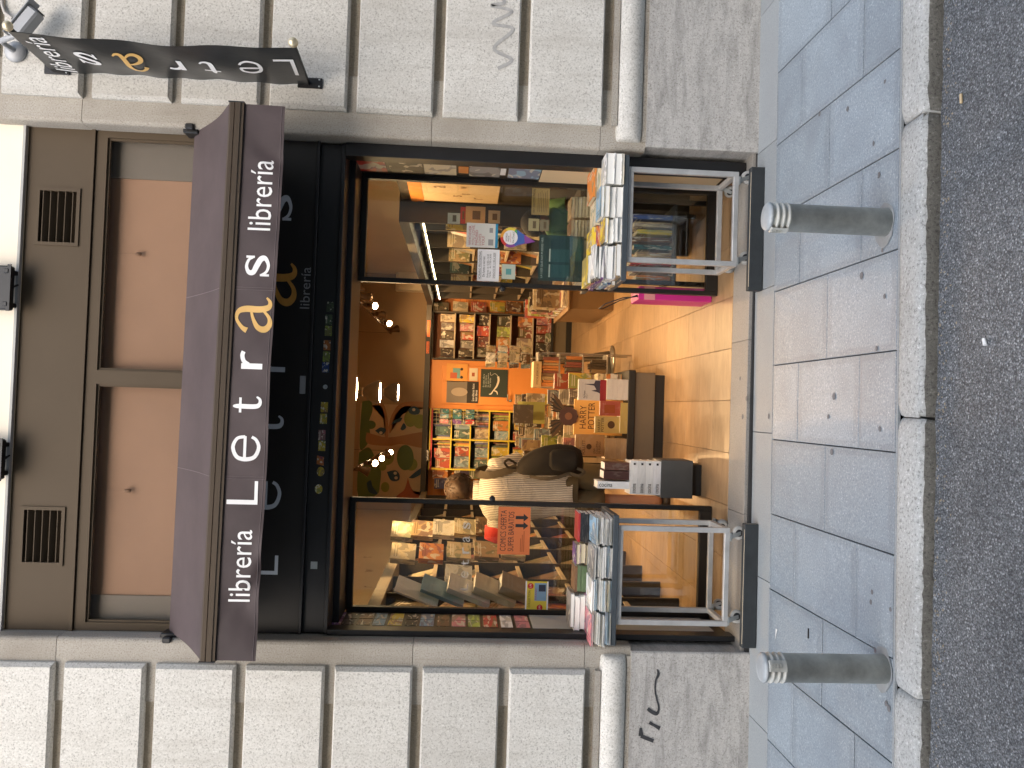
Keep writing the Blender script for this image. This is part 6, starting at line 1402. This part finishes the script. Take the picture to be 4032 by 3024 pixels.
Rr_ = {'pelvis': (.13,.11), 'spine': (.13,.10), 'chest': (.14,.105), 'neckb': .065, 'neck': .056, 'head': (.088,.100), 'crown': (.074,.086), 'shR': .06, 'elR': .040, 'wrR': .028, 'haR': (.036,.018), 'shL': .06, 'elL': .040, 'wrL': .028, 'haL': (.036,.018),
       'hipR': .085, 'knR': .056, 'anR': .036, 'toR': .03, 'hipL': .085, 'knL': .056, 'anL': .036, 'toL': .03}
body = skinned('body', [V[k] for k in keys], [(ix[a], ix[b]) for a, b in E_], [Rr_[k] for k in keys], M['skin'], man)
# fingers curled round the book he holds, and ears
for side, h, d in (('R', V['haR'], -1), ('L', V['haL'], 1)):
    for k in range(4):
        b0 = Vector(h)+Vector((d*(-.02+.0*k), .02-.002*k, .022-.018*k)); MB().tube([b0, b0+Vector((-d*-.02, .035, 0)), b0+Vector((-d*-.05, .030, -.004)), b0+Vector((-d*-.06, .012, -.006))], [.009, .009, .008, .006], 8).build('finger', M['skin'], body)
    b0 = Vector(h)+Vector((0, -.01, .025)); MB().tube([b0, b0+Vector((0, .025, .025)), b0+Vector((d*.01, .05, .03))], [.011, .010, .007], 8).build('thumb', M['skin'], body)
for sx_ in (-1, 1): MB().sphere((-.622+sx_*.096, 1.765, 1.575), .034, 12, 8, sc=(.35, .62, 1.0)).build('ear', M['skin'], body)
MB().sphere((-.622, 1.885, 1.565), .018, 10, 7, sc=(.7, 1, 1.2)).build('nose', M['skin'], body)
# hair: a cap of slightly uneven locks
hr = MB(); rh = random.Random(9); rings = []
for i in range(13):
    a = math.pi*.72*i/12; rr = max(.004, .113*math.sin(a)); z = 1.597+.112*math.cos(a)
    rings.append([(-.618+rr*.93*math.cos(6.283*k/34)*(1+.05*math.sin(k*5+i*2)+rh.uniform(-.02, .02)), 1.757+rr*1.08*math.sin(6.283*k/34)*(1+.04*math.sin(k*7+i))-(.012*i/12), z+(.016 if (k < 18 and i > 7) else 0)*(i-7)*1.0+rh.uniform(-.003, .003)) for k in range(34)])
hr.loft(rings[::-1], 0, True); hair = hr.build('hair', M['hair_dark'], man)
lk_ = MB()
for k in range(420):
    a = rh.uniform(0, 6.283); b = rh.uniform(.05, 2.1)
    if math.sin(a) > .35 and b > 1.1: continue
    c0 = Vector((-.618+.110*math.sin(b)*math.cos(a)*.95, 1.757+.119*math.sin(b)*math.sin(a), 1.597+.111*math.cos(b))); t1 = Vector((math.cos(a)*math.cos(b), math.sin(a)*math.cos(b), -math.sin(b))); nrm = (c0-Vector((-.618, 1.757, 1.597))).normalized()
    L_ = rh.uniform(.02, .038); lk_.tube([c0-t1*.004, c0+t1*L_*.5+nrm*.007, c0+t1*L_+nrm*.002], [.0045, .004, .0008], 5, cap=False)
lk_.build('hair_locks', M['hair_dark'], hair, kind='stuff')
# shirt: loose back with folds, collar, short sleeves
sr = []
for z, cx, cy, rx, ry, fo in ((.745,-.600,1.675,.205,.150,.030),(.80,-.600,1.672,.204,.150,.028),(.88,-.605,1.668,.200,.148,.022),(.98,-.612,1.660,.200,.142,.018),(1.08,-.62,1.652,.205,.140,.015),(1.18,-.628,1.645,.212,.140,.012),(1.26,-.632,1.642,.216,.138,.009),(1.32,-.635,1.642,.213,.132,.007),(1.365,-.637,1.647,.208,.124,.004),(1.395,-.638,1.655,.190,.110,0),(1.42,-.639,1.665,.158,.097,0),(1.442,-.640,1.676,.112,.086,0),(1.46,-.640,1.686,.082,.078,0),(1.475,-.640,1.695,.078,.076,0)):
    rg0 = ring((cx, cy, z), rx, ry, n=64, fold=fo, ph=z*9, fr=7)
    for k_, q_ in enumerate(rg0):
        an = 6.283*k_/64; lowf = max(0, min(1, (1.30-z)/.4))
        q_ += Vector((math.cos(an), math.sin(an), 0))*(lowf*(.006*math.sin(an*5+z*22)+.004*math.sin(z*41+an*3)+.006*math.sin(an*2-z*16)))
        if z < .86: q_.z += (-.045*math.sin(an)*0-.035*math.cos(2*an))*(.86-z)/.115
    sr.append(rg0)
sh_ = MB(); sh_.loft(sr, 0, True, cap=False); shirt = sh_.build('shirt', M['shirt'], man)
MB().loft([ring((-.640,1.690,1.452), .090, .086, n=30), ring((-.640,1.702,1.500), .084, .080, n=30), ring((-.640,1.704,1.503), .078, .074, n=30), ring((-.640,1.692,1.455), .080, .076, n=30)], 0, True, False).build('collar', M['shirt'], shirt)
for a, b in (('shR','elR'), ('shL','elL')):
    A, B = Vector(V[a]), Vector(V[b]); s = -1 if a[-1] == 'L' else 1
    ins = A+Vector((-s*.06, 0, -.01)); d = (B-A).normalized(); u = d.cross(Vector((0,1,0))).normalized(); w = d.cross(u)
    pts = [(ins, .085), (A+Vector((s*.01, 0, .0)), .082), (A+d*.09, .080), (A+d*.20, .078), (A+d*.235, .079)]
    MB().loft([ring(p_, r_, r_*.92, u, w, 24, .02, i*1.3, 5) for i, (p_, r_) in enumerate(pts)], 0, True, False).build('sleeve', M['shirt'], shirt)
# shorts
so = [ring((-.595,1.678,.90), .185, .138, n=32), ring((-.595,1.678,.80), .195, .148, n=32, fold=.01), ring((-.595,1.678,.735), .190, .140, n=32, fold=.01)]
sm_ = MB(); sm_.loft(so, 0, True, False)
for hx, kx_ in ((-.50, -.505), (-.69, -.678)):
    sm_.loft([ring((hx, 1.678, .80), .098, .125, n=24), ring((hx, 1.675, .70), .102, .118, n=24, fold=.015, fr=5), ring((kx_, 1.668, .60), .100, .108, n=24, fold=.03, ph=1, fr=5), ring((kx_, 1.662, .53), .102, .106, n=24, fold=.04, ph=2, fr=5), ring((kx_, 1.662, .528), .096, .100, n=24, fold=.04, ph=2, fr=5)], 0, True, False)
sm_.build('shorts', M['shorts'], man)
for s, a, b in (('R', V['anR'], V['toR']), ('L', V['anL'], V['toL'])):
    A, B = Vector(a), Vector(b); d = Vector((B.x-A.x, B.y-A.y, 0)).normalized(); u = Vector((d.y, -d.x, 0))
    MB().loft([[Vector((A.x, A.y, 0))-d*.05+u*q*.03+Vector((0,0,h)) for q, h in ((-1,.031),(1,.031),(1,.065),(-1,.065))], [Vector((A.x, A.y, 0))+d*.02+u*q*.036+Vector((0,0,h)) for q, h in ((-1,.031),(1,.031),(1,.075),(-1,.075))], [Vector((A.x, A.y, 0))+d*.12+u*q*.046+Vector((0,0,h)) for q, h in ((-1,.031),(1,.031),(1,.058),(-1,.058))], [Vector((A.x, A.y, 0))+d*.19+u*q*.03+Vector((0,0,h)) for q, h in ((-1,.031),(1,.031),(1,.05),(-1,.05))]], 0, True).build('sandal', M['leather'], man)
# book in his hands
book((-.70, 2.05, 1.06), (1,0,0), (0,.5,.8), (0,-.8,.5), (.15, .02, .21), 'cream', 'cream book held in front of the browsing man in striped shirt', None, parts=True)
# backpack hanging from his right shoulder
bp_ = thing('backpack', 'dark olive backpack slung over the browsing man right shoulder', 'backpack', (-.38, 1.46, .72))
rg_ = []
for z, cx, cy, rx, ry in ((.715,-.395,1.475,.035,.03),(.735,-.385,1.46,.095,.055),(.80,-.368,1.45,.112,.07),(.90,-.365,1.445,.114,.08),(1.0,-.375,1.448,.106,.078),(1.08,-.393,1.46,.092,.07),(1.15,-.415,1.475,.070,.055),(1.19,-.435,1.49,.035,.03)):
    rg_.append(ring((cx, cy, z), rx, ry, n=28, fold=.02, ph=z*14, fr=4))
MB().loft(rg_, 0, True).build('sack', M['backpack'], bp_)
MB().loft([ring((-.365+.02*(z-.8), 1.375, z), rx, .03, n=18) for z, rx in ((.77,.045),(.79,.075),(.88,.08),(.95,.07),(.97,.045))], 0, True).build('front_pocket', M['backpack'], bp_)
def strap(pts, w, name, m=M['strap']):
    P = stroke_pts([(*p_, 0) for p_ in pts], 6); P = [Vector(p_[:3]) for p_ in P]; mb = MB(); vs = []
    for i, p_ in enumerate(P):
        t_ = (P[min(i+1, len(P)-1)]-P[max(0, i-1)]).normalized(); u = t_.cross(Vector((0,1,.3))).normalized()
        nn = t_.cross(u).normalized(); vs += [p_-u*w, p_+u*w, p_+u*w+nn*.006, p_-u*w+nn*.006]
    mb.add(vs, [(4*i+a, 4*i+(a+1) % 4, 4*i+4+(a+1) % 4, 4*i+4+a) for i in range(len(P)-1) for a in range(4)], 0, False); mb.build(name, m, bp_)
strap([(-.43,1.495,1.19),(-.475,1.515,1.30),(-.50,1.55,1.40),(-.495,1.62,1.468),(-.48,1.72,1.46),(-.46,1.80,1.36)], .028, 'shoulder_strap')
strap([(-.405,1.47,1.20),(-.375,1.44,1.255),(-.395,1.44,1.285),(-.43,1.46,1.26),(-.435,1.475,1.20)], .008, 'grab_loop')
strap([(-.49,1.44,1.10),(-.50,1.40,1.0),(-.485,1.385,.90),(-.455,1.39,.82)], .012, 'edge_strap')
strap([(-.455,1.39,.82),(-.47,1.375,.76),(-.44,1.37,.72),(-.42,1.385,.77)], .010, 'loose_strap')
# red cloth bag at his left side
t = thing('tote_bag', 'red cloth bag hanging at the browsing man left arm', 'bag', (-.96, 1.75, .95))
MB().loft([ring((-.95, 1.80, z), rx, .03, n=20, fold=.03, fr=4) for z, rx in ((1.12,.05),(1.20,.09),(1.32,.085),(1.40,.05))], 0, True).build('bag', M['red_bag'], t)

# clerk leaning at the desk behind the right glass
ck = thing('person', 'dark haired clerk in green shirt bending at the desk behind right glass', 'person', (1.40, 1.75, FZ))
VC = {'pelvis': (1.47,2.0,.56), 'spine': (1.47,1.98,.74), 'chest': (1.455,1.92,.92), 'neckb': (1.44,1.86,1.0), 'neck': (1.43,1.82,1.03), 'head': (1.41,1.765,1.07), 'crown': (1.405,1.75,1.12),
      'shR': (1.34,1.90,.94), 'elR': (1.27,1.78,.80), 'wrR': (1.25,1.60,.84), 'haR': (1.25,1.55,.84), 'shL': (1.57,1.92,.94), 'elL': (1.575,1.78,.80), 'wrL': (1.47,1.60,.84), 'haL': (1.43,1.56,.84),
      'hipR': (1.39,1.98,.52), 'knR': (1.36,1.60,.52), 'anR': (1.38,1.62,.10), 'hipL': (1.55,1.98,.52), 'knL': (1.52,1.60,.52), 'anL': (1.52,1.62,.10)}
kc = list(VC); ic = {k: i for i, k in enumerate(kc)}
EC = [e for e in E_ if e[0] in VC and e[1] in VC]
bodyc = skinned('body', [VC[k] for k in kc], [(ic[a], ic[b]) for a, b in EC], [Rr_[k] for k in kc], M['skin'], ck)
MB().sphere((1.40, 1.672, 1.055), .016, 10, 7, sc=(.7, 1, 1.2)).build('nose', M['skin'], bodyc)
for sx_ in (-1, 1):
    MB().sphere((1.405+sx_*.03, 1.682, 1.085), .010, 8, 6).build('eye', M['black_print'], bodyc); MB().sphere((1.41+sx_*.08, 1.76, 1.07), .026, 10, 7, sc=(.35, .6, 1)).build('ear', M['skin'], bodyc)
for h, d in ((VC['haR'], 1), (VC['haL'], -1)):
    for k in range(4): b0 = Vector(h)+Vector((-.02+.014*k, -.02, 0)); MB().tube([b0, b0+Vector((0, -.03, .004)), b0+Vector((0, -.055, -.012))], [.008, .008, .006], 7).build('finger', M['skin'], bodyc)
rings = []
for i in range(12):
    a = math.pi*.68*i/11; rr = max(.004, .112*math.sin(a)); z = 1.098+.108*math.cos(a)
    rings.append([(1.41+rr*.95*math.cos(6.283*k/30)*(1+rh.uniform(-.025, .025)), 1.752+rr*1.08*math.sin(6.283*k/30), z+(.03 if (17 < k < 28 and i > 7) else 0)*(i-7)/4+rh.uniform(-.003, .003)) for k in range(30)])
MB().loft(rings[::-1], 0, True).build('hair', M['hair_black'], ck)
sh2 = MB(); sh2.loft([ring((1.47,2.0,.50), .18, .135, n=30), ring((1.47,1.985,.65), .18, .135, n=30, fold=.01), ring((1.46,1.955,.80), .19, .13, n=30, fold=.01), ring((1.455,1.915,.92), .18, .115, n=30), ring((1.445,1.88,.985), .10, .085, n=30), ring((1.44,1.865,1.005), .072, .07, n=30)], 0, True, False)
shc = sh2.build('shirt', M['green_shirt'], ck)
for a, b in (('shR','elR'), ('shL','elL')):
    A, B = Vector(VC[a]), Vector(VC[b]); s = -1 if a[-1] == 'R' else 1; d = (B-A).normalized(); u = d.cross(Vector((0,1,0))).normalized(); w = d.cross(u)
    MB().loft([ring(p_, r_, r_, u, w, 20) for p_, r_ in ((A+Vector((-s*.07, 0, -.01)), .085), (A, .075), (A+d*.10, .070), (A+d*.16, .070))], 0, True, False).build('sleeve', M['green_shirt'], shc)
MB().loft([ring((1.47,2.0,.60), .185, .14, n=26), ring((1.47,1.95,.46), .18, .15, n=26)], 0, True).build('trousers', M['blue_shelf'], ck)
t = thing('clerk_stool', 'black stool under the clerk behind right glass', 'stool', (1.47, 2.0, FZ))
MB().lathe([(.16, .42), (.17, .44), (.16, .46), (.01, .465)], 1.47, 1.97, 20).build('seat', M['rubber'], t); MB().tube([(1.47, 1.97, .05), (1.47, 1.97, .42)], .025, 10).build('column', M['zinc'], t); MB().lathe([(.18, FZ+.001), (.18, .05), (.03, .06)], 1.47, 1.97, 20).build('foot', M['rubber'], t)
t = thing('desk', 'small dark desk before the clerk with papers behind right glass', 'desk', (1.35, 1.5, FZ))
MB().cbox(1.10, 1.60, 1.28, 1.66, .79, .82, .003).build('top', M['shelf_dark'], t); MB().cbox(1.12, 1.58, 1.30, 1.33, FZ, .79, .003).build('front_panel', M['shelf_dark'], t)
